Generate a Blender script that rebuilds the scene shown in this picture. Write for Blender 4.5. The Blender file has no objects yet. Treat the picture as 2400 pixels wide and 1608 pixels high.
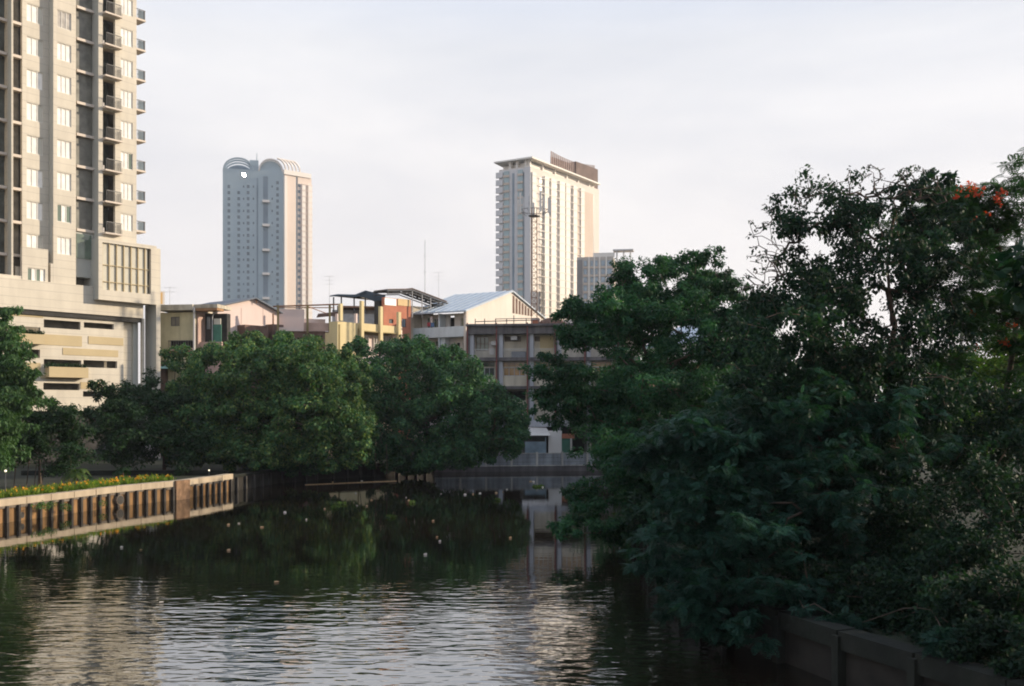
import bpy, math, random
import numpy as np
from mathutils import Vector

# ------------------------------------------------------------------ scene, camera, light
sc = bpy.context.scene
col = sc.collection
rnd = random.Random(7)

F, CX, HY, CZ = 2333.3, 1200.0, 955.0, 6.0      # lens in photo pixels, horizon row, eye height above water
cam_d = bpy.data.cameras.new("camera")
cam_d.lens = 35.0; cam_d.sensor_width = 36.0
cam_d.shift_y = 151.0 / 2400.0
cam_d.clip_start = 0.1; cam_d.clip_end = 6000
cam = bpy.data.objects.new("camera", cam_d); col.objects.link(cam)
cam.location = (0, 0, CZ); cam.rotation_euler = (math.radians(90), 0, 0)
sc.camera = cam

SUN = Vector((0.98, 0.20, 0)).normalized()
EL = math.radians(17)
sun_dir = Vector((SUN.x*math.cos(EL), SUN.y*math.cos(EL), math.sin(EL)))
sd = bpy.data.lights.new("sun", 'SUN'); sd.energy = 4.7; sd.angle = math.radians(0.55); sd.color = (1.0, 0.84, 0.64)
so = bpy.data.objects.new("sun", sd); col.objects.link(so)
so.rotation_euler = (-sun_dir).to_track_quat('-Z', 'Y').to_euler(); so.location = (60, 20, 60)

w = bpy.data.worlds.new("World"); sc.world = w; w.use_nodes = True
nt = w.node_tree; nt.nodes.clear()
def N(t, **kw):
    n = nt.nodes.new(t)
    for k, v in kw.items(): setattr(n, k, v)
    return n
sky = N('ShaderNodeTexSky', sky_type='NISHITA', sun_disc=False)
sky.sun_elevation = EL; sky.sun_rotation = math.atan2(SUN.x, SUN.y)
sky.air_density = 1.0; sky.dust_density = 1.5; sky.ozone_density = 2.0
tc = N('ShaderNodeTexCoord')
mp = N('ShaderNodeMapping'); mp.inputs['Scale'].default_value = (1.0, 1.0, 3.2); mp.inputs['Rotation'].default_value = (0.25, 0.1, 0.3)
nz = N('ShaderNodeTexNoise'); nz.inputs['Scale'].default_value = 1.7; nz.inputs['Detail'].default_value = 7; nz.inputs['Roughness'].default_value = 0.56
nz.inputs['Distortion'].default_value = 0.5
rp = N('ShaderNodeValToRGB'); rp.color_ramp.elements[0].position = 0.36; rp.color_ramp.elements[1].position = 0.66
rp.color_ramp.elements[0].color = (6.2, 6.4, 6.9, 1); rp.color_ramp.elements[1].color = (9.7, 9.4, 9.1, 1)
sx = N('ShaderNodeSeparateXYZ')
hr = N('ShaderNodeValToRGB')                       # a warmer veil low over the city
e = hr.color_ramp.elements; e[0].position = 0.0; e[0].color = (9.0, 7.9, 7.6, 1); e[1].position = 0.50; e[1].color = (5.2, 7.3, 11.2, 1); e3 = hr.color_ramp.elements.new(0.34); e3.color = (7.6, 7.7, 8.2, 1); e2 = hr.color_ramp.elements.new(0.2); e2.color = (8.3, 7.8, 7.8, 1)
mg = N('ShaderNodeMix', data_type='RGBA', blend_type='MIX'); mg.inputs[0].default_value = 0.5
mx = N('ShaderNodeMix', data_type='RGBA'); mx.inputs[0].default_value = 0.90
bg = N('ShaderNodeBackground'); bg.inputs['Strength'].default_value = 0.094
out = N('ShaderNodeOutputWorld')
L = nt.links.new
L(tc.outputs['Generated'], mp.inputs['Vector']); L(mp.outputs['Vector'], nz.inputs['Vector'])
L(nz.outputs['Fac'], rp.inputs['Fac']); L(tc.outputs['Generated'], sx.inputs[0]); L(sx.outputs['Z'], hr.inputs['Fac'])
L(rp.outputs['Color'], mg.inputs[6]); L(hr.outputs['Color'], mg.inputs[7])
L(sky.outputs['Color'], mx.inputs[6]); L(mg.outputs[2], mx.inputs[7])
L(mx.outputs[2], bg.inputs['Color']); L(bg.outputs['Background'], out.inputs['Surface'])

sc.view_settings.view_transform = 'Standard'; sc.view_settings.look = 'None'
sc.view_settings.exposure = 0.36; sc.view_settings.gamma = 1.0
sc.render.engine = 'CYCLES'
sc.cycles.max_bounces = 6; sc.cycles.diffuse_bounces = 3; sc.cycles.glossy_bounces = 3
sc.cycles.transmission_bounces = 3; sc.cycles.volume_bounces = 0
sc.cycles.caustics_reflective = False; sc.cycles.caustics_refractive = False
sc.cycles.filter_width = 1.9
sc.cycles.volume_step_rate = 8.0

# ------------------------------------------------------------------ materials
def mat(name, colr, rough=0.85, var=0.12, scale=0.6, streak=0.0, metallic=0.0, bump=0.0, dirt=None, spec=0.3, bscale=None):
    """plain principled surface; colour wanders with noise, optional rain streaks of its own dirt"""
    m = bpy.data.materials.new(name); m.use_nodes = True
    t = m.node_tree; b = t.nodes['Principled BSDF']
    b.inputs['Roughness'].default_value = rough; b.inputs['Metallic'].default_value = metallic
    b.inputs['Specular IOR Level'].default_value = spec
    c = t.nodes.new('ShaderNodeTexCoord')
    n1 = t.nodes.new('ShaderNodeTexNoise'); n1.inputs['Scale'].default_value = scale; n1.inputs['Detail'].default_value = 6
    t.links.new(c.outputs['Object'], n1.inputs['Vector'])
    r = t.nodes.new('ShaderNodeValToRGB')
    r.color_ramp.elements[0].position = 0.3; r.color_ramp.elements[1].position = 0.7
    lo = [max(0, x*(1-var)) for x in colr]; hi = [min(1, x*(1+var)) for x in colr]
    r.color_ramp.elements[0].color = (*lo, 1); r.color_ramp.elements[1].color = (*hi, 1)
    t.links.new(n1.outputs['Fac'], r.inputs['Fac'])
    src = r.outputs['Color']
    if streak > 0:
        mp_ = t.nodes.new('ShaderNodeMapping'); mp_.inputs['Scale'].default_value = (1.6, 1.6, 0.16)
        n2 = t.nodes.new('ShaderNodeTexNoise'); n2.inputs['Scale'].default_value = 1.3; n2.inputs['Detail'].default_value = 5
        t.links.new(c.outputs['Object'], mp_.inputs['Vector']); t.links.new(mp_.outputs['Vector'], n2.inputs['Vector'])
        r2 = t.nodes.new('ShaderNodeValToRGB'); r2.color_ramp.elements[0].position = 0.42; r2.color_ramp.elements[1].position = 0.72
        r2.color_ramp.elements[0].color = (0, 0, 0, 1); r2.color_ramp.elements[1].color = (streak, streak, streak, 1)
        t.links.new(n2.outputs['Fac'], r2.inputs['Fac'])
        mm = t.nodes.new('ShaderNodeMix'); mm.data_type = 'RGBA'
        d = dirt or tuple(x*0.35 for x in colr)
        mm.inputs[7].default_value = (*d, 1)
        t.links.new(r2.outputs['Color'], mm.inputs[0]); t.links.new(src, mm.inputs[6]); src = mm.outputs[2]
    t.links.new(src, b.inputs['Base Color'])
    if bump > 0:
        n3 = t.nodes.new('ShaderNodeTexNoise'); n3.inputs['Scale'].default_value = bscale or 8; n3.inputs['Detail'].default_value = 5
        t.links.new(c.outputs['Object'], n3.inputs['Vector'])
        bp = t.nodes.new('ShaderNodeBump'); bp.inputs['Distance'].default_value = bump
        t.links.new(n3.outputs['Fac'], bp.inputs['Height']); t.links.new(bp.outputs['Normal'], b.inputs['Normal'])
    return m

def leafmat(name, cols, trans=0.3, rough=0.6, nscale=0.25, shift=(0.75, 1.25)):
    m = bpy.data.materials.new(name); m.use_nodes = True
    t = m.node_tree; b = t.nodes['Principled BSDF']
    b.inputs['Roughness'].default_value = rough; b.inputs['Specular IOR Level'].default_value = 0.14
    g = t.nodes.new('ShaderNodeNewGeometry')
    r = t.nodes.new('ShaderNodeValToRGB'); cr = r.color_ramp
    while len(cr.elements) < len(cols): cr.elements.new(0.5)
    for i, cc in enumerate(cols):
        cr.elements[i].position = i/(len(cols)-1); cr.elements[i].color = (*cc, 1)
    t.links.new(g.outputs['Random Per Island'], r.inputs['Fac'])
    c = t.nodes.new('ShaderNodeTexCoord'); n1 = t.nodes.new('ShaderNodeTexNoise'); n1.inputs['Scale'].default_value = nscale
    n1.inputs['Detail'].default_value = 3
    t.links.new(c.outputs['Object'], n1.inputs['Vector'])
    mr = t.nodes.new('ShaderNodeMapRange'); mr.inputs[1].default_value = 0.32; mr.inputs[2].default_value = 0.68
    mr.inputs[3].default_value = shift[0]; mr.inputs[4].default_value = shift[1]
    t.links.new(n1.outputs['Fac'], mr.inputs[0])
    vm = t.nodes.new('ShaderNodeVectorMath'); vm.operation = 'SCALE'
    t.links.new(r.outputs['Color'], vm.inputs[0]); t.links.new(mr.outputs[0], vm.inputs['Scale'])
    t.links.new(vm.outputs[0], b.inputs['Base Color'])
    tr = t.nodes.new('ShaderNodeBsdfTranslucent')
    v2 = t.nodes.new('ShaderNodeVectorMath'); v2.operation = 'MULTIPLY'; v2.inputs[1].default_value = (1.5, 1.9, 0.7)
    t.links.new(vm.outputs[0], v2.inputs[0]); t.links.new(v2.outputs[0], tr.inputs['Color'])
    ms = t.nodes.new('ShaderNodeMixShader'); ms.inputs[0].default_value = trans
    o = t.nodes['Material Output']
    t.links.new(b.outputs[0], ms.inputs[1]); t.links.new(tr.outputs[0], ms.inputs[2]); t.links.new(ms.outputs[0], o.inputs['Surface'])
    return m

def glassmat(name, colr, rough=0.06, var=0.35, scale=0.4, spec=0.8):
    return mat(name, colr, rough=rough, var=var, scale=scale, spec=spec)

M = {}
M['cream'] = mat('cream_render', (0.57, 0.52, 0.43), 0.8, 0.07, 0.5, streak=0.30, dirt=(0.40, 0.36, 0.30))
# shallow joints between the cladding courses
t = M['cream'].node_tree; b = t.nodes['Principled BSDF']; lk_ = b.inputs['Base Color'].links[0].from_socket
c = t.nodes.new('ShaderNodeTexCoord'); s_ = t.nodes.new('ShaderNodeSeparateXYZ'); t.links.new(c.outputs['Object'], s_.inputs[0])
m1 = t.nodes.new('ShaderNodeMath'); m1.operation = 'DIVIDE'; m1.inputs[1].default_value = 0.73; t.links.new(s_.outputs['Z'], m1.inputs[0])
m2 = t.nodes.new('ShaderNodeMath'); m2.operation = 'FRACT'; t.links.new(m1.outputs[0], m2.inputs[0])
m3 = t.nodes.new('ShaderNodeMath'); m3.operation = 'LESS_THAN'; m3.inputs[1].default_value = 0.07; t.links.new(m2.outputs[0], m3.inputs[0])
mm = t.nodes.new('ShaderNodeMix'); mm.data_type = 'RGBA'; mm.inputs[7].default_value = (0.36, 0.33, 0.28, 1)
m4 = t.nodes.new('ShaderNodeMath'); m4.operation = 'MULTIPLY'; m4.inputs[1].default_value = 0.55; t.links.new(m3.outputs[0], m4.inputs[0])
t.links.new(m4.outputs[0], mm.inputs[0]); t.links.new(lk_, mm.inputs[6]); t.links.new(mm.outputs[2], b.inputs['Base Color'])
M['tan'] = mat('tan_panel', (0.46, 0.37, 0.22), 0.8, 0.06, 0.5)
M['shade_grey'] = mat('shade_grey_render', (0.42, 0.42, 0.38), 0.8, 0.06, 0.5)  # cream walls turned from the sun; their shade is in this grey
M['slab'] = mat('pale_slab', (0.60, 0.52, 0.44), 0.8, 0.08)
M['dark_in'] = mat('dark_interior', (0.045, 0.043, 0.04), 0.9, 0.4, 1.2)
M['curtain_pane'] = glassmat('curtained_pane', (0.80, 0.77, 0.71), 0.12, 0.12, 1.5, 0.8)
M['grey_pane'] = glassmat('louvre_pane', (0.38, 0.35, 0.31), 0.2, 0.25, 2.0, 0.6)
M['dark_pane'] = glassmat('dark_pane', (0.07, 0.08, 0.075), 0.06, 0.5, 0.8, 0.8)
M['green_pane'] = glassmat('greenish_pane', (0.13, 0.17, 0.13), 0.08, 0.3, 0.8, 0.8)
M['blue_pane'] = glassmat('bluish_pane', (0.22, 0.29, 0.34), 0.12, 0.3, 0.8, 0.8)
M['lobby_pane'] = glassmat('frosted_curtain_wall', (0.52, 0.49, 0.40), 0.12, 0.08, 0.8, 0.6)
M['frame'] = mat('pale_window_frame', (0.66, 0.63, 0.57), 0.5, 0.05)
M['dframe'] = mat('dark_window_frame', (0.10, 0.10, 0.10), 0.5, 0.2)
M['rail'] = mat('dark_railing_metal', (0.10, 0.10, 0.10), 0.5, 0.2, metallic=0.3)
M['brown_in'] = mat('brown_loggia_wall', (0.21, 0.19, 0.155), 0.85, 0.3, 1.5)
M['bark'] = mat('bark', (0.10, 0.075, 0.055), 0.9, 0.4, 3, bump=0.02, bscale=12)
M['bark_red'] = mat('reddish_bark', (0.13, 0.085, 0.06), 0.9, 0.4, 3, bump=0.02, bscale=12)
M['concrete'] = mat('old_concrete', (0.48, 0.46, 0.42), 0.9, 0.15, 0.8, streak=0.6, dirt=(0.08, 0.08, 0.08), bump=0.01)
M['dark_concrete'] = mat('sooty_concrete', (0.13, 0.12, 0.12), 0.9, 0.3, 0.8, streak=0.7, dirt=(0.035, 0.032, 0.035), bump=0.01)
M['lilac_concrete'] = mat('weathered_grey_paint', (0.42, 0.43, 0.46), 0.9, 0.12, 0.7, streak=0.5, dirt=(0.2, 0.19, 0.19))
M['wall_cream'] = mat('weathered_cream_paint', (0.60, 0.54, 0.43), 0.9, 0.12, 0.7, streak=0.5, dirt=(0.24, 0.21, 0.17))
M['red_pipe'] = mat('dark_red_paint', (0.16, 0.045, 0.04), 0.6, 0.3, 2)
M['steel'] = mat('galvanised_steel', (0.42, 0.42, 0.42), 0.45, 0.15, 3, metallic=0.5)
M['rust'] = mat('rusty_steel', (0.23, 0.12, 0.07), 0.8, 0.4, 3)
M['white'] = mat('white_paint', (0.66, 0.62, 0.58), 0.8, 0.06, 0.6, streak=0.2, dirt=(0.4, 0.36, 0.32))

# ------------------------------------------------------------------ geometry helpers
BASE = {}
class MB:
    def __init__(s): s.v = []; s.f = []
    def poly(s, pts):
        i = len(s.v); s.v += [tuple(p) for p in pts]; s.f.append(tuple(range(i, i+len(pts))))
    def hexa(s, lo, hi):            # two matching rings -> closed prism
        n = len(lo); i = len(s.v); s.v += [tuple(p) for p in lo] + [tuple(p) for p in hi]
        s.f.append(tuple(range(i+n-1, i-1, -1))); s.f.append(tuple(range(i+n, i+2*n)))
        for k in range(n):
            k2 = (k+1) % n; s.f.append((i+k, i+k2, i+n+k2, i+n+k))
    def box(s, x0, x1, y0, y1, z0, z1):
        s.hexa([(x0,y0,z0),(x1,y0,z0),(x1,y1,z0),(x0,y1,z0)], [(x0,y0,z1),(x1,y0,z1),(x1,y1,z1),(x0,y1,z1)])
    def fbox(s, fr, s0, s1, d0, d1, z0, z1):
        a = [fr.w(s0,d1,z0), fr.w(s1,d1,z0), fr.w(s1,d0,z0), fr.w(s0,d0,z0)]
        b = [fr.w(s0,d1,z1), fr.w(s1,d1,z1), fr.w(s1,d0,z1), fr.w(s0,d0,z1)]
        s.hexa(a, b)
    def tube(s, a, b, r0, r1=None, n=6):
        if r1 is None: r1 = r0
        a = Vector(a); b = Vector(b); d = (b-a)
        if d.length < 1e-6: return
        d.normalize(); t = Vector((0,0,1)) if abs(d.z) < 0.9 else Vector((1,0,0))
        p = d.cross(t).normalized(); q = d.cross(p)
        A = []; B = []
        for k in range(n):
            an = 2*math.pi*k/n; o = p*math.cos(an) + q*math.sin(an)
            A.append(a+o*r0); B.append(b+o*r1)
        s.hexa(A, B)
    def path(s, pts, r0, r1=None, n=6):
        if r1 is None: r1 = r0
        m = len(pts)-1
        for k in range(m): s.tube(pts[k], pts[k+1], r0+(r1-r0)*k/m, r0+(r1-r0)*(k+1)/m, n)
    def blob(s, c, r, n=8, m=5, sq=(1,1,1), jit=0.0, rg=rnd):
        i = len(s.v)
        for a in range(m+1):
            th = math.pi*a/m
            for b_ in range(n):
                ph = 2*math.pi*b_/n; k = 1+rg.uniform(-jit, jit)
                s.v.append((c[0]+r*sq[0]*k*math.sin(th)*math.cos(ph), c[1]+r*sq[1]*k*math.sin(th)*math.sin(ph), c[2]+r*sq[2]*k*math.cos(th)))
        for a in range(m):
            for b_ in range(n):
                b2 = (b_+1) % n; s.f.append((i+a*n+b_, i+a*n+b2, i+(a+1)*n+b2, i+(a+1)*n+b_))

class Fr:
    """upright plane through p0, running along u; n points out of the facade towards the viewer's side"""
    def __init__(s, p0, u):
        l = math.hypot(*u); s.p = (p0[0], p0[1]); s.u = (u[0]/l, u[1]/l); s.n = (s.u[1], -s.u[0])
    def w(s, a, d, z): return (s.p[0]+a*s.u[0]+d*s.n[0], s.p[1]+a*s.u[1]+d*s.n[1], z)
    def s(s, px, d=0):
        a = (px-CX)/F; x = s.p[0]+d*s.n[0]; y = s.p[1]+d*s.n[1]
        return (a*y-x)/(s.u[0]-a*s.u[1])
    def z(s, px, py, d=0):
        t = s.s(px, d); Y = s.w(t, d, 0)[1]; return CZ+(HY-py)*Y/F
def at(px, Y): return (px-CX)/F*Y
def P(px, py, Y): return ((px-CX)/F*Y, Y, CZ+(HY-py)/F*Y)

def root(name, label, cat, base, group=None, kind=None):
    o = bpy.data.objects.new(name, None); o.empty_display_size = 0.5; col.objects.link(o)
    o.location = base; o['label'] = label; o['category'] = cat
    if group: o['group'] = group
    if kind: o['kind'] = kind
    BASE[o] = Vector(base); return o
def build(name, mb, m, parent=None, label=None, cat=None, group=None, kind=None, base=None, smooth=False):
    me = bpy.data.meshes.new(name)
    b = BASE[parent] if parent else Vector(base or (0,0,0))
    me.from_pydata([(v[0]-b.x, v[1]-b.y, v[2]-b.z) for v in mb.v], [], mb.f)
    me.materials.append(m)
    if smooth: me.polygons.foreach_set('use_smooth', [True]*len(me.polygons))
    o = bpy.data.objects.new(name, me); col.objects.link(o)
    BASE[o] = b
    if parent: o.parent = parent
    else: o.location = b
    if label: o['label'] = label
    if cat: o['category'] = cat
    if group: o['group'] = group
    if kind: o['kind'] = kind
    return o
def fpart(name, m, parent, fr, boxes, **kw):
    mb = MB()
    for b in boxes: mb.fbox(fr, *b)
    return build(name, mb, m, parent, **kw)

def holed(mb, fr, d0, d1, s0, s1, z0, z1, holes):
    """a wall slab with real rectangular openings (s0,s1,z0,z1)"""
    S = sorted({s0, s1, *[min(max(h[i], s0), s1) for h in holes for i in (0,1)]})
    Z = sorted({z0, z1, *[min(max(h[i], z0), z1) for h in holes for i in (2,3)]})
    def solid(i, j):
        if i < 0 or j < 0 or i >= len(S)-1 or j >= len(Z)-1: return False
        a = (S[i]+S[i+1])/2; b = (Z[j]+Z[j+1])/2
        return not any(h[0] < a < h[1] and h[2] < b < h[3] for h in holes)
    for i in range(len(S)-1):
        for j in range(len(Z)-1):
            if not solid(i, j): continue
            a, b, c, d = S[i], S[i+1], Z[j], Z[j+1]
            mb.poly([fr.w(a,d1,c), fr.w(b,d1,c), fr.w(b,d1,d), fr.w(a,d1,d)])
            mb.poly([fr.w(b,d0,c), fr.w(a,d0,c), fr.w(a,d0,d), fr.w(b,d0,d)])
            if not solid(i-1, j): mb.poly([fr.w(a,d0,c), fr.w(a,d1,c), fr.w(a,d1,d), fr.w(a,d0,d)])
            if not solid(i+1, j): mb.poly([fr.w(b,d1,c), fr.w(b,d0,c), fr.w(b,d0,d), fr.w(b,d1,d)])
            if not solid(i, j-1): mb.poly([fr.w(a,d0,c), fr.w(b,d0,c), fr.w(b,d1,c), fr.w(a,d1,c)])
            if not solid(i, j+1): mb.poly([fr.w(a,d1,d), fr.w(b,d1,d), fr.w(b,d0,d), fr.w(a,d0,d)])

def window(parent, fr, s0, s1, z0, z1, d, nv=2, fm=None, pm=None, t=0.06, bar=0.06, nh=1, back=None):
    """frame + bars, its glass a sub-part; sits with its face at d"""
    mb = MB(); fm = fm or M['frame']; pm = pm or M['curtain_pane']
    mb.fbox(fr, s0, s1, d-t, d, z0, z0+bar); mb.fbox(fr, s0, s1, d-t, d, z1-bar, z1)
    for k in range(nv+1):
        x = s0 + (s1-s0-bar)*k/nv
        mb.fbox(fr, x, x+bar, d-t+0.004, d-0.004, z0+bar, z1-bar)
    for k in range(1, nh):
        z = z0 + (z1-z0)*k/nh; mb.fbox(fr, s0+bar, s1-bar, d-t+0.008, d-0.008, z-bar/2, z+bar/2)
    o = build('window', mb, fm, parent)
    if back is None:
        g = MB(); g.fbox(fr, s0+0.01, s1-0.01, d-t-0.02, d-t+0.012, z0+0.01, z1-0.01)
        build('pane', g, pm, o)
    else:                                           # sashes of differing glass
        n = len(back)
        for k, pmk in enumerate(back):
            g = MB(); g.fbox(fr, s0+0.01+(s1-s0-0.02)*k/n, s0+0.01+(s1-s0-0.02)*(k+1)/n, d-t-0.02, d-t+0.012, z0+0.01, z1-0.01)
            build('pane', g, pmk, o)
    return o

def many(name, rects, parent, m, fr_d, limit=100):
    """small far openings: the first hundred as parts, whatever is left as one stuff part. rect: (fr, s0,s1,d0,d1,z0,z1)"""
    rest = MB(); nrest = 0
    for i, r in enumerate(rects):
        if i < limit:
            mb = MB(); mb.fbox(r[0], *r[1:7]); build(name, mb, m, parent)
        else: rest.fbox(r[0], *r[1:7]); nrest += 1
    if nrest: build(name+'s', rest, m, parent, kind='stuff')

# ------------------------------------------------------------------ terrain and water
GZ = 1.02
def terrain(name, pts, z0, z1, m, label):
    mb = MB(); mb.hexa([(x,y,z0) for x,y in pts], [(x,y,z1) for x,y in pts])
    return build(name, mb, m, None, label=label, cat='ground', kind='structure')
M['soil'] = mat('garden_soil', (0.016, 0.020, 0.010), 0.95, 0.5, 0.35, bump=0.03, bscale=3)
LW = [(-29.5, -80), (-29.5, 20), (-28.2, 40), (-26.6, 51.5), (-24.0, 60.0), (-21.6, 65.5), (-20.2, 71.5), (-18.6, 78.5), (-15.5, 83.5), (-10.5, 87.5), (-7.2, 92.4), (5.6, 94.3), (16, 95), (60, 92), (400, 80)]
RW = [(14.5, -80), (12.5, 4), (10.6, 12), (8.9, 17.6), (7.2, 21.5), (5.7, 25.5), (5.3, 30), (5.2, 36), (5.8, 46), (7.6, 58), (10.5, 72), (13, 84), (15.5, 94.3), (60, 91.3), (400, 79.3)]
def ground(name, line, far, z0, z1, m, label):
    mb = MB(); n = len(line)
    top = [(x,y,z1) for x,y in line] + [(x,y,z1) for x,y in far]
    mb.poly(top)
    for k in range(n-1):
        a, b = line[k], line[k+1]; mb.poly([(a[0],a[1],z0),(b[0],b[1],z0),(b[0],b[1],z1),(a[0],a[1],z1)])
    return build(name, mb, m, None, label=label, cat='ground', kind='structure')
ground('far_bank_ground', LW, [(4000, 80), (4000, 4500), (-4000, 4500), (-4000, -80)], -1.5, GZ, M['soil'], 'flat garden ground along the far and left bank of the canal')
ground('right_bank_ground', RW, [(4000, 78), (4000, -80)], -1.5, GZ, M['soil'], 'shaded overgrown ground on the right bank')

wm = bpy.data.materials.new('canal_water'); wm.use_nodes = True
t = wm.node_tree; b = t.nodes['Principled BSDF']
b.inputs['Base Color'].default_value = (0.009, 0.0065, 0.004, 1); b.inputs['Roughness'].default_value = 0.03
b.inputs['IOR'].default_value = 3.6; b.inputs['Specular IOR Level'].default_value = 0.5
c = t.nodes.new('ShaderNodeTexCoord')
def wnoise(sc_, rot, det, rough=0.5, dist=0.0):
    m_ = t.nodes.new('ShaderNodeMapping'); m_.inputs['Scale'].default_value = sc_; m_.inputs['Rotation'].default_value = (0, 0, rot)
    n_ = t.nodes.new('ShaderNodeTexNoise'); n_.inputs['Scale'].default_value = 1.0; n_.inputs['Detail'].default_value = det
    n_.inputs['Roughness'].default_value = rough; n_.inputs['Distortion'].default_value = dist
    t.links.new(c.outputs['Object'], m_.inputs['Vector']); t.links.new(m_.outputs['Vector'], n_.inputs['Vector']); return n_
n1 = wnoise((0.95, 2.5, 1), 0.10, 2.0, 0.5, 0.25)       # wavelets
n2 = wnoise((0.14, 0.3, 1), -0.2, 1.0)                   # long slow swell
n3 = wnoise((0.045, 0.07, 1), 0.3, 2.0)                  # where the breeze touches the surface
n4 = wnoise((3.5, 6.5, 1), 0.0, 2.0)                     # fine chop
sep = t.nodes.new('ShaderNodeSeparateXYZ'); t.links.new(c.outputs['Object'], sep.inputs[0])
def mth(op, a, b_):
    n_ = t.nodes.new('ShaderNodeMath'); n_.operation = op
    for i, x in enumerate((a, b_)):
        if isinstance(x, (int, float)): n_.inputs[i].default_value = x
        else: t.links.new(x, n_.inputs[i])
    return n_.outputs[0]
yy = mth('ADD', sep.outputs['Y'], mth('MULTIPLY', mth('SUBTRACT', n3.outputs['Fac'], 0.5), 30.0))
mr = t.nodes.new('ShaderNodeMapRange'); mr.interpolation_type = 'SMOOTHSTEP'
mr.inputs[1].default_value = 24; mr.inputs[2].default_value = 42; mr.inputs[3].default_value = 1.0; mr.inputs[4].default_value = 0.06
t.links.new(yy, mr.inputs[0])
h = mth('ADD', mth('MULTIPLY', n1.outputs['Fac'], 0.034), mth('ADD', mth('MULTIPLY', n4.outputs['Fac'], 0.0012), mth('MULTIPLY', n2.outputs['Fac'], 0.06)))
hh = mth('MULTIPLY', h, mr.outputs[0])
bp = t.nodes.new('ShaderNodeBump'); bp.inputs['Distance'].default_value = 1.0; bp.inputs['Strength'].default_value = 1.0
t.links.new(hh, bp.inputs['Height'])
mud = t.nodes.new('ShaderNodeBsdfDiffuse'); mud.inputs['Color'].default_value = (0.011, 0.008, 0.0045, 1)
gls = t.nodes.new('ShaderNodeBsdfGlossy'); gls.inputs['Roughness'].default_value = 0.03; gls.inputs['Color'].default_value = (0.96, 0.98, 1, 1)
fr_ = t.nodes.new('ShaderNodeFresnel'); fr_.inputs['IOR'].default_value = 1.33
t.links.new(bp.outputs['Normal'], gls.inputs['Normal']); t.links.new(bp.outputs['Normal'], fr_.inputs['Normal'])
fac = mth('ADD', mth('MULTIPLY', fr_.outputs[0], 0.42), 0.38)
ms = t.nodes.new('ShaderNodeMixShader'); t.links.new(fac, ms.inputs[0]); t.links.new(mud.outputs[0], ms.inputs[1]); t.links.new(gls.outputs[0], ms.inputs[2])
t.links.new(ms.outputs[0], t.nodes['Material Output'].inputs['Surface']); t.nodes.remove(b)
mb = MB(); mb.poly([(-60,-90,0),(420,-90,0),(420,110,0),(-60,110,0)])
build('canal_water', mb, wm, None, label='dark murky canal water with wind ripples in the foreground', cat='water', kind='structure')
# ------------------------------------------------------------------ left embankment wall
M['cap'] = mat('embankment_cap', (0.44, 0.36, 0.26), 0.9, 0.10, 1.2, streak=0.45, dirt=(0.22, 0.17, 0.12), bump=0.01)
M['soiled'] = mat('mud_stained_concrete', (0.25, 0.14, 0.06), 0.9, 0.35, 1.6, streak=0.6, dirt=(0.12, 0.08, 0.04), bump=0.02, bscale=5)
M['pile'] = mat('wet_dark_pile', (0.045, 0.04, 0.035), 0.8, 0.4, 2)
M['mortar'] = mat('ragged_mortar', (0.16, 0.13, 0.10), 0.95, 0.3, 5, bump=0.02)
M['moss'] = leafmat('creeper_leaf', [(0.05, 0.10, 0.03), (0.09, 0.15, 0.04)], 0.25)

def along(line, step, start=0.0):
    """points every `step` metres on a polyline, with the segment's direction"""
    res = []; acc = start
    for k in range(len(line)-1):
        a = Vector(line[k]); b = Vector(line[k+1]); d = b-a; l = d.length; d.normalize()
        while acc < l: res.append((a+d*acc, d)); acc += step
        acc -= l
    return res
wall_line = LW[2:7]
rt = root('embankment_wall', 'low sunlit embankment wall of ochre panels with a pale cap behind dark piles, along the left bank', 'wall', (-26.0, 55.0, 0.0))
mb = MB()
for k in range(len(wall_line)-1):
    fr = Fr(wall_line[k], (wall_line[k+1][0]-wall_line[k][0], wall_line[k+1][1]-wall_line[k][1]))
    l = math.dist(wall_line[k], wall_line[k+1]); mb.fbox(fr, -0.05, l+0.02, 0.0, 0.10, -1.2, 0.86)
build('panel', mb, M['soiled'], rt)
mb = MB()
for k in range(len(wall_line)-1):
    fr = Fr(wall_line[k], (wall_line[k+1][0]-wall_line[k][0], wall_line[k+1][1]-wall_line[k][1]))
    l = math.dist(wall_line[k], wall_line[k+1]); x = 0
    while x < l:
        st = rnd.uniform(0.35, 0.8); mb.fbox(fr, x, min(x+st, l), 0.10, 0.16+rnd.uniform(0, 0.03), 0.80-rnd.uniform(0.0, 0.10), 0.88); x += st
build('mortar', mb, M['mortar'], rt)
for k in range(len(wall_line)-1):
    fr = Fr(wall_line[k], (wall_line[k+1][0]-wall_line[k][0], wall_line[k+1][1]-wall_line[k][1]))
    l = math.dist(wall_line[k], wall_line[k+1]); n = max(1, round(l/1.75)); 
    for j in range(n):
        q = MB(); o = rnd.uniform(-0.015, 0.015); q.fbox(fr, l*j/n+0.02, l*(j+1)/n-0.02, -0.35, 0.20+o, 0.88, 1.24+o); build('cap_block', q, M['cap'], rt)
for p, d in along(wall_line, 0.78, 0.3):
    if 64.4 < p.y < 66.3: continue
    fr = Fr((p.x, p.y), (d.x, d.y)); q = MB(); j = rnd.uniform(-0.02, 0.02)
    q.fbox(fr, -0.075, 0.075, 0.14, 0.30+j, -1.2, 0.86); build('pile', q, M['pile'], rt)
# rougher repaired pier in the wall
fr = Fr((-22.0, 64.5), (2.4, 5.5)); q = MB(); q.fbox(fr, 0, 1.25, 0.11, 0.34, -1.2, 1.25); build('pier', q, mat('brown_block_pier', (0.22, 0.135, 0.08), 0.95, 0.35, 3, streak=0.5, bump=0.02), rt)
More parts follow.
